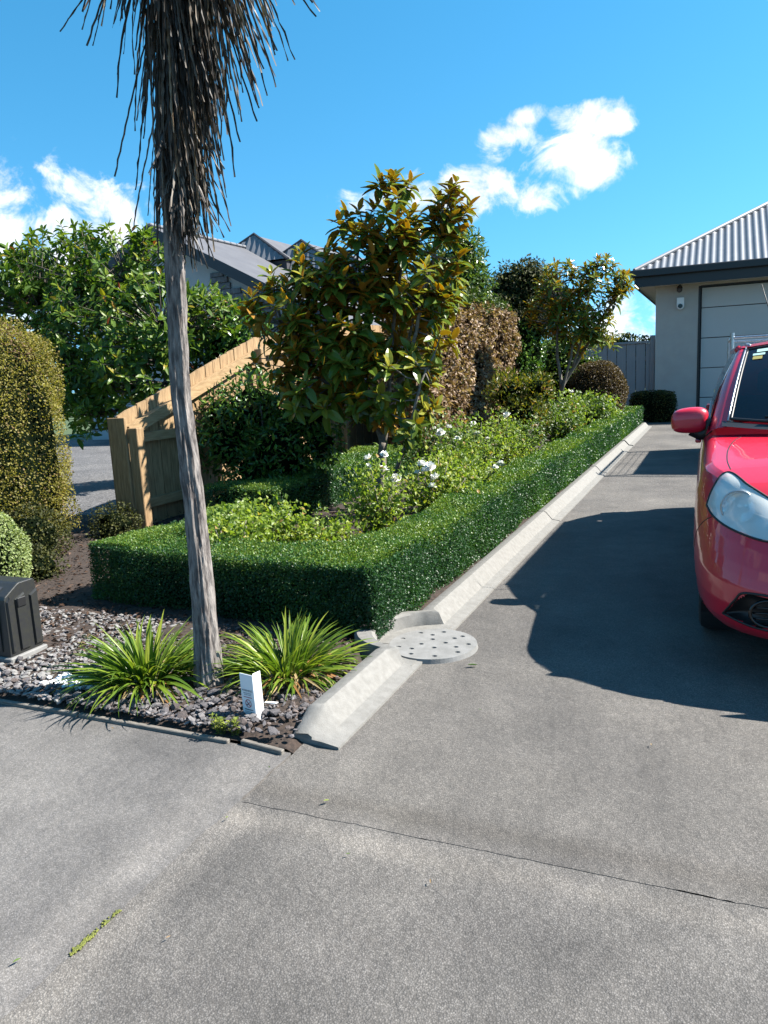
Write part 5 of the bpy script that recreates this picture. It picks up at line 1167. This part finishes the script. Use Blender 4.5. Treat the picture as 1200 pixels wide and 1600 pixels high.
# ================================================================== red car
def crom(P, n):
    P = [np.array(p, float) for p in P]; out = []
    for i in range(len(P)-1):
        p0, p1, p2, p3 = P[max(i-1, 0)], P[i], P[i+1], P[min(i+2, len(P)-1)]
        for k in range(n):
            t = k/n; out.append(.5*((2*p1)+(p2-p0)*t+(2*p0-5*p1+4*p2-p3)*t*t+(3*p1-p0-3*p2+p3)*t**3))
    out.append(P[-1]); return np.array(out)
def car():
    CX, CY = .75, 3.50; LEN = 4.85
    t = thing('red_car', 'red station wagon parked on the driveway, facing the street', 'car', (CX, CY+2.3, 0))
    def W(y, s, z): return (CX+y, CY+s, z)
    half = crom([(0, 0), (.3, .015), (.53, .068), (.68, .165), (.78, .32), (.833, .55), (.85, .85), (.855, 1.5), (.855, 2.4), (.852, 3.4), (.84, 4.1), (.80, 4.55), (.70, 4.76), (.42, 4.84), (0, LEN)], 12)
    d = np.gradient(half, axis=0); nn = np.stack([-d[:, 1], d[:, 0]], 1); nn /= np.linalg.norm(nn, axis=1, keepdims=True)   # inward
    S = half[:, 1]
    zsh = np.interp(S, [0, .07, .17, .32, .55, .85, 1.25, 1.6, 3.0, 4.85], [.765, .785, .825, .875, .915, .95, 1.0, 1.03, 1.045, 1.03])
    zb = np.interp(S, [0, .3, .6, 1.0, 4.2, 4.85], [.205, .205, .215, .20, .20, .26])
    vv = np.array([0, .03, .07, .12, .18, .25, .33, .41, .49, .56, .62, .68, .74, .80, .85, .90, .935, .965, .985, 1.0])
    side = np.interp(vv, [0, .05, .15, .3, .45, .62, .8, .92, .97, 1], [.06, .035, .018, .006, 0, .004, .012, .03, .05, .085])
    front = np.interp(vv, [0, .05, .12, .25, .42, .55, .68, .8, .9, .96, 1], [.10, .055, .02, .0, .0, .022, .055, .095, .14, .175, .215])
    rear = np.interp(vv, [0, .05, .15, .3, .5, .56, .8, 1], [.08, .03, .01, 0, 0, .05, .06, .08])
    sm = lambda x: np.clip(x, 0, 1)**2*(3-2*np.clip(x, 0, 1))
    wf = 1-sm((S-.10)/.62); wr = sm((S-4.25)/.45)
    nu, nv = len(half), len(vv); G = np.zeros((nu, nv, 3))
    for j in range(nv):
        ins = side[j]*(1-wf)*(1-wr)+front[j]*wf+rear[j]*wr
        p = half+nn*ins[:, None]; G[:, j, 0] = np.maximum(p[:, 0], 0); G[:, j, 1] = p[:, 1]; G[:, j, 2] = zb+(zsh-zb)*vv[j]
    # bonnet and deck: from shoulder ring to the centre line
    tt = np.array([0, .04, .1, .2, .32, .45, .6, .8, 1.0]); sh = G[:, -1]; K = np.zeros((nu, len(tt), 3))
    for k, q in enumerate(tt):
        K[:, k, 0] = sh[:, 0]*(1-q); K[:, k, 1] = sh[:, 1]
        cr = np.interp(sh[:, 1], [.2, .35, .6, 1.0, 1.5, 4.85], [.0, .018, .038, .05, .05, .03]); K[:, k, 2] = sh[:, 2]+cr*(1-(1-q)**2.2)
    arch = [(.92, .315, .355), (3.56, .315, .355)]
    hl = [(.778, .755), (.757, .825), (.718, .893), (.672, .903), (.60, .862), (.50, .802), (.38, .722), (.33, .682), (.42, .655), (.55, .655), (.68, .685), (.748, .718)]
    fog = [(.70, .30), (.655, .385), (.61, .43), (.44, .425), (.40, .36), (.42, .285), (.56, .275)]
    def inpoly(y, z, poly, sc=1.0):
        cy, cz = np.mean(poly, axis=0); c = False; n = len(poly)
        P_ = [(cy+(a-cy)*sc, cz+(b-cz)*sc) for a, b in poly]
        for i in range(n):
            (x1, y1), (x2, y2) = P_[i], P_[(i+1) % n]
            if (y1 > z) != (y2 > z) and y < (x2-x1)*(z-y1)/(y2-y1)+x1: c = not c
        return c
    bmB = bmesh.new(); verts = {}
    def vert(g, i, j, sgn):
        A = G if g == 0 else K; y, s, z = A[i, j]
        if g == 0 and y > .55:
            for (cs, cz, R_) in arch:
                dd = math.hypot(s-cs, z-cz)
                if dd < R_: f = R_/max(dd, 1e-6); s, z = cs+(s-cs)*f, max(cz+(z-cz)*f, .17)
        key = (round(sgn*y, 5), round(s, 5), round(z, 5))
        if key not in verts: verts[key] = bmB.verts.new(W(sgn*y, s, z))
        return verts[key]
    for g, A in ((0, G), (1, K)):
        for i in range(nu-1):
            for j in range(A.shape[1]-1):
                c = (A[i, j]+A[i+1, j]+A[i, j+1]+A[i+1, j+1])/4
                if g == 0 and c[0] > .55 and any(math.hypot(c[1]-a, c[2]-b) < r_-.004 for a, b, r_ in arch): continue
                for sgn in (-1, 1):
                    q = [vert(g, i, j, sgn), vert(g, i+1, j, sgn), vert(g, i+1, j+1, sgn), vert(g, i, j+1, sgn)]
                    q2 = []
                    for v in q:
                        if v not in q2: q2.append(v)
                    if len(q2) < 3: continue
                    try: bmB.faces.new(q2)
                    except ValueError: pass
    bmesh.ops.remove_doubles(bmB, verts=bmB.verts, dist=1e-4); bmesh.ops.recalc_face_normals(bmB, faces=bmB.faces)
    full = bmB.copy(); bvh = BVHTree.FromBMesh(full)
    # real openings for lamps and fog recess: cut finely, then drop what lies inside
    near = [f for f in bmB.faces if f.calc_center_median().y < CY+.75 and .2 < f.calc_center_median().z < .98]
    bmesh.ops.subdivide_edges(bmB, edges=list({e for f in near for e in f.edges}), cuts=4, use_grid_fill=True)
    kill = []
    for f in bmB.faces:
        c = f.calc_center_median()
        if c.y < CY+.8 and (inpoly(abs(c.x-CX), c.z, hl, .97) and f.normal.y < .1 or inpoly(abs(c.x-CX), c.z, fog, .97)): kill.append(f)
    bmesh.ops.delete(bmB, geom=kill, context='FACES')
    me = bpy.data.meshes.new('body'); bmB.to_mesh(me); bmB.free(); me.materials.append(MATS['car_red']); me.polygons.foreach_set('use_smooth', np.ones(len(me.polygons), bool)); me.set_sharp_from_angle(angle=R(50))
    body = link('body', me, t)
    def hit(y, z, off=0.0, far=.6):
        loc, n, i, dd = bvh.ray_cast(Vector(W(y, -.5, z)), Vector((0, 1, 0)))
        if loc is None: return Vector(W(y, far, z))
        return loc + Vector((0, -1, 0))*0 + n*off*(1 if n.y < 0 else -1)
    def patch(poly, sgn, off, sc=1.0, rings=7, push=0.0, nsub=5):
        P_ = crom(list(poly)+[poly[0]], nsub)[:-1]; cy, cz = np.mean(poly, axis=0); V = []; F = []; n = len(P_)
        for r_ in range(rings+1):
            f = r_/rings
            for (y, z) in P_:
                q = hit(sgn*(cy+(y-cy)*f*sc), cz+(z-cz)*f*sc, off); q = q+Vector((-sgn*0.25*push, push, 0))*(1-f**4); V.append(q)
        for r_ in range(rings):
            for i in range(n): F.append((r_*n+i, r_*n+(i+1) % n, (r_+1)*n+(i+1) % n, (r_+1)*n+i))
        return V, F, P_
    for sgn in (-1, 1):
        V, F, P_ = patch(hl, sgn, .004, 1.012); h = link('headlight', MB().add(V, F).mesh('headlight', 'lens', smooth=True), t)
        V2, F2, _ = patch(hl, sgn, -.006, 1.0, push=.085); link('housing', MB().add(V2, F2).mesh('housing', 'rim_metal', smooth=True), h)
        rim = V[-len(P_):]; m = MB(); m.tube(rim+[rim[0]], .0055, 6, False); link('seal', m.mesh('seal', 'black_trim', smooth=True), h)
        for (y, z, r_, k) in ((.655, .775, .072, 'reflector'), (.485, .715, .042, 'reflector')):
            c = hit(sgn*y, z, 0); c += Vector((-sgn*.012, .035, 0)); m = MB(); ax = Vector((-sgn*.25, 1, 0)).normalized(); pts = [c-ax*.018+ax*.055*u for u in np.linspace(0, 1, 7)]; m.tube(pts, [r_*math.sqrt(max(.02, 1-u*.97)) for u in np.linspace(0, 1, 7)], 24, False); link(k, m.mesh(k, 'chrome', smooth=True), h)
            m = MB(); m.tube([c-ax*.018+(Vector((1, 0, 0))*math.cos(a)+Vector((0, 0, 1))*math.sin(a))*(r_*1.03) for a in np.linspace(0, 2*math.pi, 25)], .004, 6, False); link('bezel', m.mesh('bezel', 'rim_metal', smooth=True), h)
            m = MB(); m.tube([c+ax*.02, c-ax*.002], [.012, .009], 10); link('bulb', m.mesh('bulb', 'bulb_amber' if y < .6 else 'white_plastic', smooth=True), h)
        V, F, P_ = patch(fog, sgn, -.001, 1.01, push=.06); fg = link('fog_recess', MB().add(V, F).mesh('fog_recess', 'black_trim', smooth=True), t)
        rim = [hit(sgn*y, z, .001) for y, z in P_]; m = MB(); m.tube(rim+[rim[0]], .006, 6, False); link('surround', m.mesh('surround', 'black_trim', smooth=True), fg)
        c = hit(sgn*.52, .345, 0)+Vector((0, .028, 0)); m = MB(); m.tube([c+Vector((math.cos(a)*.075, 0, math.sin(a)*.06)) for a in np.linspace(0, 2*math.pi, 25)], .008, 6, False)
        for dz in (-.025, 0, .025): m.tube([c+Vector((-.065, .004, dz)), c+Vector((.065, .004, dz))], .005, 5)
        link('grille_ring', m.mesh('grille_ring', 'black_gloss', smooth=True), fg)
    # seams laid along the surface as thin dark gaskets
    def seam(pts, name='panel_gap', r_=.0034):
        m = MB(); q = []
        for p in pts:
            loc, n, i, dd = bvh.find_nearest(Vector(W(*p))); q.append(loc-n*.0012)
        m.tube(q, r_, 5, False); link(name, m.mesh(name, 'black_trim'), t)
    for sgn in (-1, 1):
        seam([(sgn*y, s, z) for y, s, z in crom([(.68, .56, .905), (.695, .72, .94), (.69, .95, .98), (.655, 1.15, 1.01), (.60, 1.24, 1.03)], 6)])
        seam([(sgn*y, s, z) for y, s, z in crom([(.77, .36, .735), (.81, .46, .68), (.84, .56, .60), (.845, .60, .52)], 6)])
        for s0 in (1.62, 2.66, 3.40): seam([(sgn*.86, s0+(.03 if s0 < 2 else -.05 if s0 > 3 else 0)*k, .24+.78*k) for k in np.linspace(0, 1, 12)])
        for s0 in (2.45, 3.25):
            m = MB(); m.box(W(sgn*.845, s0-.09, .87), W(sgn*.885, s0+.09, .895), .008); link('door_handle', m.mesh('door_handle', 'car_red'), t)
    m = MB(); g1 = [hit(y, z, .004) for y, z in [(-.26, .66), (.26, .66)]]
    for z in (.60, .635, .67):
        pts = [hit(y, z, .003) for y in np.linspace(-.30, .30, 13)]; m.tube(pts, .011, 6)
    link('upper_grille', m.mesh('upper_grille', 'chrome', smooth=True), t)
    m = MB()
    for z in (.28, .31, .34, .37, .40): m.tube([hit(y, z, .001) for y in np.linspace(-.34, .34, 13)], .013, 6)
    link('lower_grille', m.mesh('lower_grille', 'black_trim', smooth=True), t)
    m = MB(); m.box(W(-.18, -.018, .46), W(.18, -.006, .575), .004); link('number_plate', m.mesh('number_plate', 'white_plastic'), t)
    m = MB(); m.box(W(-.74, .55, .17), W(.74, LEN-.4, .26)); m.box(W(-.55, .22, .22), W(.55, .56, .27)); link('underbody', m.mesh('underbody', 'black_trim'), t)
    # wheels
    for cs, sgn in ((.92, -1), (.92, 1), (3.56, -1), (3.56, 1)):
        prof = [(.19, .0), (.265, .0), (.295, .012), (.308, .04), (.310, .09), (.308, .15), (.295, .178), (.265, .19), (.19, .19)]; n = 40; V = []; F = []
        for k in range(n):
            a = 6.2832*k/n
            for r_, w in prof: V.append(W(sgn*(.812-w), cs+r_*math.cos(a), .310+r_*math.sin(a)))
        q = len(prof)
        for k in range(n):
            for i in range(q-1): F.append((k*q+i, k*q+i+1, ((k+1) % n)*q+i+1, ((k+1) % n)*q+i))
        w = link('wheel', MB().add(V, F).mesh('wheel', 'tyre', smooth=40), t)
        m = MB(); m.tube([W(sgn*.77, cs, .31), W(sgn*.68, cs, .31)], [.195, .19], 32); m.tube([W(sgn*.805, cs, .31), W(sgn*.77, cs, .31)], [.055, .06], 16)
        for k in range(7):
            a = 6.2832*k/7; m.tube([W(sgn*.798, cs+.05*math.cos(a), .31+.05*math.sin(a)), W(sgn*.786, cs+.185*math.cos(a), .31+.185*math.sin(a))], [.022, .028], 6)
        link('rim', m.mesh('rim', 'rim_metal', smooth=40), w)
        m = MB(); n = 24; V = []; F = []
        for k in range(n+1):
            a = math.pi*(-.12+1.24*k/n)
            V += [W(sgn*.80, cs+.358*math.cos(a), .315+.358*math.sin(a)), W(sgn*.56, cs+.358*math.cos(a), .315+.358*math.sin(a))]
        for k in range(n): F.append((2*k, 2*k+1, 2*k+3, 2*k+2))
        m.add(V, F); m.add([W(sgn*.562, cs+.358*math.cos(a), .315+.358*math.sin(a)) for a in np.linspace(-.37, 3.51, 25)], [tuple(range(25))]); link('wheel_arch_liner', m.mesh('wheel_arch_liner', 'black_trim'), t)
    # glasshouse
    def grid(fn, na, nb, a0=0, a1=1, b0=0, b1=1):
        V = [W(*fn(a, b)) for b in np.linspace(b0, b1, nb) for a in np.linspace(a0, a1, na)]
        F = [(j*na+i, j*na+i+1, (j+1)*na+i+1, (j+1)*na+i) for j in range(nb-1) for i in range(na-1)]; return V, F
    lp = lambda a, b, t_: a+(b-a)*t_
    def ws(a, b):
        aa = abs(a)**2.0; return (a*lp(.70, .595, b), lp(1.10+.29*aa, 1.95+.10*aa, b), lp(1.065+.025*aa, 1.545-.042*aa, b)+.028*math.sin(math.pi*b))
    w = link('windscreen', MB().add(*grid(ws, 25, 14, -.965, .965, .03, .97)).mesh('windscreen', 'glass_dark', smooth=True), t)
    V = [W(*ws(a, b)) for a, b in [(-.965+1.93*k/24, .03) for k in range(25)] + [(.965, .03+.94*k/10) for k in range(1, 11)] + [(.965-1.93*k/24, .97) for k in range(1, 25)] + [(-.965, .97-.94*k/10) for k in range(1, 11)]]
    m = MB(); m.tube(V, .009, 6, False); link('seal', m.mesh('seal', 'black_trim', smooth=True), w)
    for sg in (-1, 1):
        m = MB(); m.tube([Vector(W(*ws(sg*.985, b)))+Vector((0, -.004, .004)) for b in np.linspace(.0, 1, 12)], .006, 6); link('drip_trim', m.mesh('drip_trim', 'chrome_dull', smooth=True), w)
    def stick(a0, a1, b0, b1, m_): link('sticker', MB().add([Vector(W(*ws(a, b)))+Vector((0, -.003, .003)) for a, b in ((a0, b0), (a1, b0), (a1, b1), (a0, b1))], [(0, 1, 2, 3)]).mesh('sticker', m_), w)
    stick(-.87, -.74, .885, .935, 'sticker_green'); stick(-.90, -.79, .83, .865, 'sticker_green'); stick(-.895, -.81, .765, .815, 'sticker_yellow')
    cw = MB(); cw.add(*grid(lambda a, b: (a*.72, lp(1.04, 1.11, b)+.29*a*a, lp(1.045, 1.068, b)+.022*a*a), 21, 3, -1, 1)); link('cowl', cw.mesh('cowl', 'black_trim', smooth=True), t)
    for y0_, y1_ in ((-.52, .02), (-.02, .50)):
        m = MB(); m.tube([Vector(W(*ws(lp(y0_, y1_, k)/.72, .045+.05*k)))+Vector((0, -.014, .016)) for k in np.linspace(0, 1, 8)], .009, 6); link('wiper', m.mesh('wiper', 'black_trim', smooth=True), t)
    def roof(a, b):
        s = lp(1.95+.10*a*a, 4.42, b); return (a*.63*(1-.05*b), s, 1.503+.042*(1-a*a)+.042*math.sin(math.pi*min(1, b*1.0+.02))*(1-.35*a*a)-.03*b*b)
    rf = link('roof', MB().add(*grid(roof, 25, 24, -1, 1, 0, 1)).mesh('roof', 'car_red', smooth=True), t)
    for sg in (-1, 1):
        m = MB(); m.tube([Vector(W(*roof(sg*.90, b)))+Vector((0, 0, .003)) for b in np.linspace(.03, .97, 16)], .012, 6); link('roof_moulding', m.mesh('roof_moulding', 'chrome_dull', smooth=True), rf)
    a0 = Vector(W(*roof(-.62, .05))); m = MB(); m.tube([a0, a0+Vector((-.02, -.02, .03))], [.018, .011], 10); m.tube([a0+Vector((-.02, -.02, .03)), a0+Vector((-.12, -.06, .36))], [.005, .002], 6); link('antenna', m.mesh('antenna', 'black_trim', smooth=True), rf)
    def sidep(sg, u, b):                                           # u: 0 front .. 1 rear along the belt, b up
        sb = lp(1.42, 4.62, u); st = lp(2.10, 4.36, u); y = lp(.795, .628, b)+.022*math.sin(math.pi*b); return (sg*y, lp(sb, st, b), lp(1.035, 1.497, b))
    for sg in (-1, 1):
        link('side_frame', MB().add(*grid(lambda a, b: sidep(sg, a, b), 30, 10)).mesh('side_frame', 'black_gloss', smooth=True), t)
        m = MB(); V = []; F = []; nb = 14                          # windscreen pillar, rounded
        for k in range(nb+1):
            b = -.06+1.08*k/nb; A = Vector(W(*ws(sg*.985, b))); B = Vector(W(*sidep(sg, .022, b))); o = Vector((sg*.016, -.014, .012)); V += [A, A.lerp(B, .25)+o*.8, A.lerp(B, .5)+o, A.lerp(B, .8)+o*.6, B+Vector((sg*.004, 0, 0))]
        for k in range(nb):
            for i in range(4): F.append((k*5+i, k*5+i+1, k*5+6+i, k*5+5+i))
        link('windscreen_pillar', m.add(V, F).mesh('windscreen_pillar', 'car_red', smooth=True), t)
        m = MB(); m.tube([Vector(W(*sidep(sg, u, 1.0)))+Vector((0, 0, .004)) for u in np.linspace(.0, 1, 14)], .024, 8); link('roof_rail', m.mesh('roof_rail', 'car_red', smooth=True), t)
        m = MB(); m.tube([Vector(W(*sidep(sg, u, .03)))+Vector((sg*.008, 0, 0)) for u in np.linspace(.03, .97, 14)], .008, 6); link('belt_trim', m.mesh('belt_trim', 'chrome_dull', smooth=True), t)
        for u0, u1 in ((.065, .37), (.395, .63), (.66, .88)):
            link('side_window', MB().add([Vector(v)+Vector((sg*.005, 0, 0)) for v in grid(lambda a, b: sidep(sg, a, b), 12, 8, u0, u1, .07, .90)[0]], grid(lambda a, b: sidep(sg, a, b), 12, 8, u0, u1, .07, .9)[1]).mesh('side_window', 'window_glass', smooth=True), t)
        link('rear_quarter', MB().add([Vector(v)+Vector((sg*.007, 0, 0)) for v in grid(lambda a, b: sidep(sg, a, b), 6, 8, .885, 1.0)[0]], grid(lambda a, b: sidep(sg, a, b), 6, 8, .885, 1.0)[1]).mesh('rear_quarter', 'car_red', smooth=True), t)
        m = MB(); m.box(W(sg*.80, LEN-.36, .80), W(sg*.845, LEN-.20, 1.02), .012); link('tail_light', m.mesh('tail_light', 'print_red'), t)
        # door mirror
        mi = bmesh.new(); bmesh.ops.create_uvsphere(mi, u_segments=28, v_segments=18, radius=1)
        for v in mi.verts:
            c = v.co; e = .62; q = Vector([math.copysign(abs(k)**e, k) for k in c]); wd = .112*(1-.10*max(0, q.x*sg)); v.co = Vector(W(sg*(.905)+q.x*wd, 1.56+q.y*.058*(1.25 if q.y < 0 else .6), 1.088+q.z*.078*(1-.12*max(0, q.x*sg)) + .006*q.x*sg*-1))
        me = bpy.data.meshes.new('door_mirror'); mi.to_mesh(me); mi.free(); me.materials.append(MATS['car_red']); me.polygons.foreach_set('use_smooth', np.ones(len(me.polygons), bool)); mo = link('door_mirror', me, t)
        m = MB(); m.tube([W(sg*.885, 1.57, 1.03), W(sg*.84, 1.57, 1.0), W(sg*.79, 1.57, 1.02)], [.04, .036, .05], 10); m.box(W(sg*.77, 1.50, .99), W(sg*.812, 1.66, 1.10), .012); link('mirror_foot', m.mesh('mirror_foot', 'black_trim', smooth=40), mo)
        m = MB(); m.box(W(sg*.82, 1.592, 1.03), W(sg*.99, 1.60, 1.145), .003); link('mirror_glass', m.mesh('mirror_glass', 'chrome'), mo)
    def tail(a, b): return (a*lp(.74, .60, b), lp(4.70, 4.42, b)+.05*(1-a*a)+.06*math.sin(math.pi*b), lp(1.0, 1.475, b)+.042*(1-a*a)*b)
    tg = link('tailgate', MB().add(*grid(tail, 17, 10, -1, 1)).mesh('tailgate', 'car_red', smooth=True), t)
    link('rear_window', MB().add([Vector(v)+Vector((0, .006, .002)) for v in grid(tail, 15, 8, -.82, .82, .2, .88)[0]], grid(tail, 15, 8, -.82, .82, .2, .88)[1]).mesh('rear_window', 'window_glass', smooth=True), tg)
    # cabin
    for y in (-.36, .36):
        m = MB(); m.box(W(y-.24, 2.3, .45), W(y+.24, 2.85, .62), .05); m.box(W(y-.23, 2.75, .6), W(y+.23, 2.9, 1.16), .05); m.box(W(y-.12, 2.79, 1.18), W(y+.12, 2.88, 1.36), .04); link('seat', m.mesh('seat', 'seat_cloth'), t)
    m = MB(); m.box(W(-.66, 1.45, .75), W(.66, 1.78, 1.04), .06); link('dashboard', m.mesh('dashboard', 'seat_cloth'), t)
    m = MB(); m.tube([Vector(W(.36, 1.95, .98))+Vector((.18*math.cos(a), .08*math.sin(a), .16*math.sin(a))) for a in np.linspace(0, 2*math.pi, 21)], .014, 6, False); link('steering_wheel', m.mesh('steering_wheel', 'black_trim', smooth=True), t)
    m = MB(); m.box(W(-.66, 3.2, .5), W(.66, 3.36, 1.15), .05); link('rear_seat', m.mesh('rear_seat', 'seat_cloth'), t)
mat('chrome_dull', (0.30, 0.32, 0.36), None, rough=0.3, metal=0.6)
car()
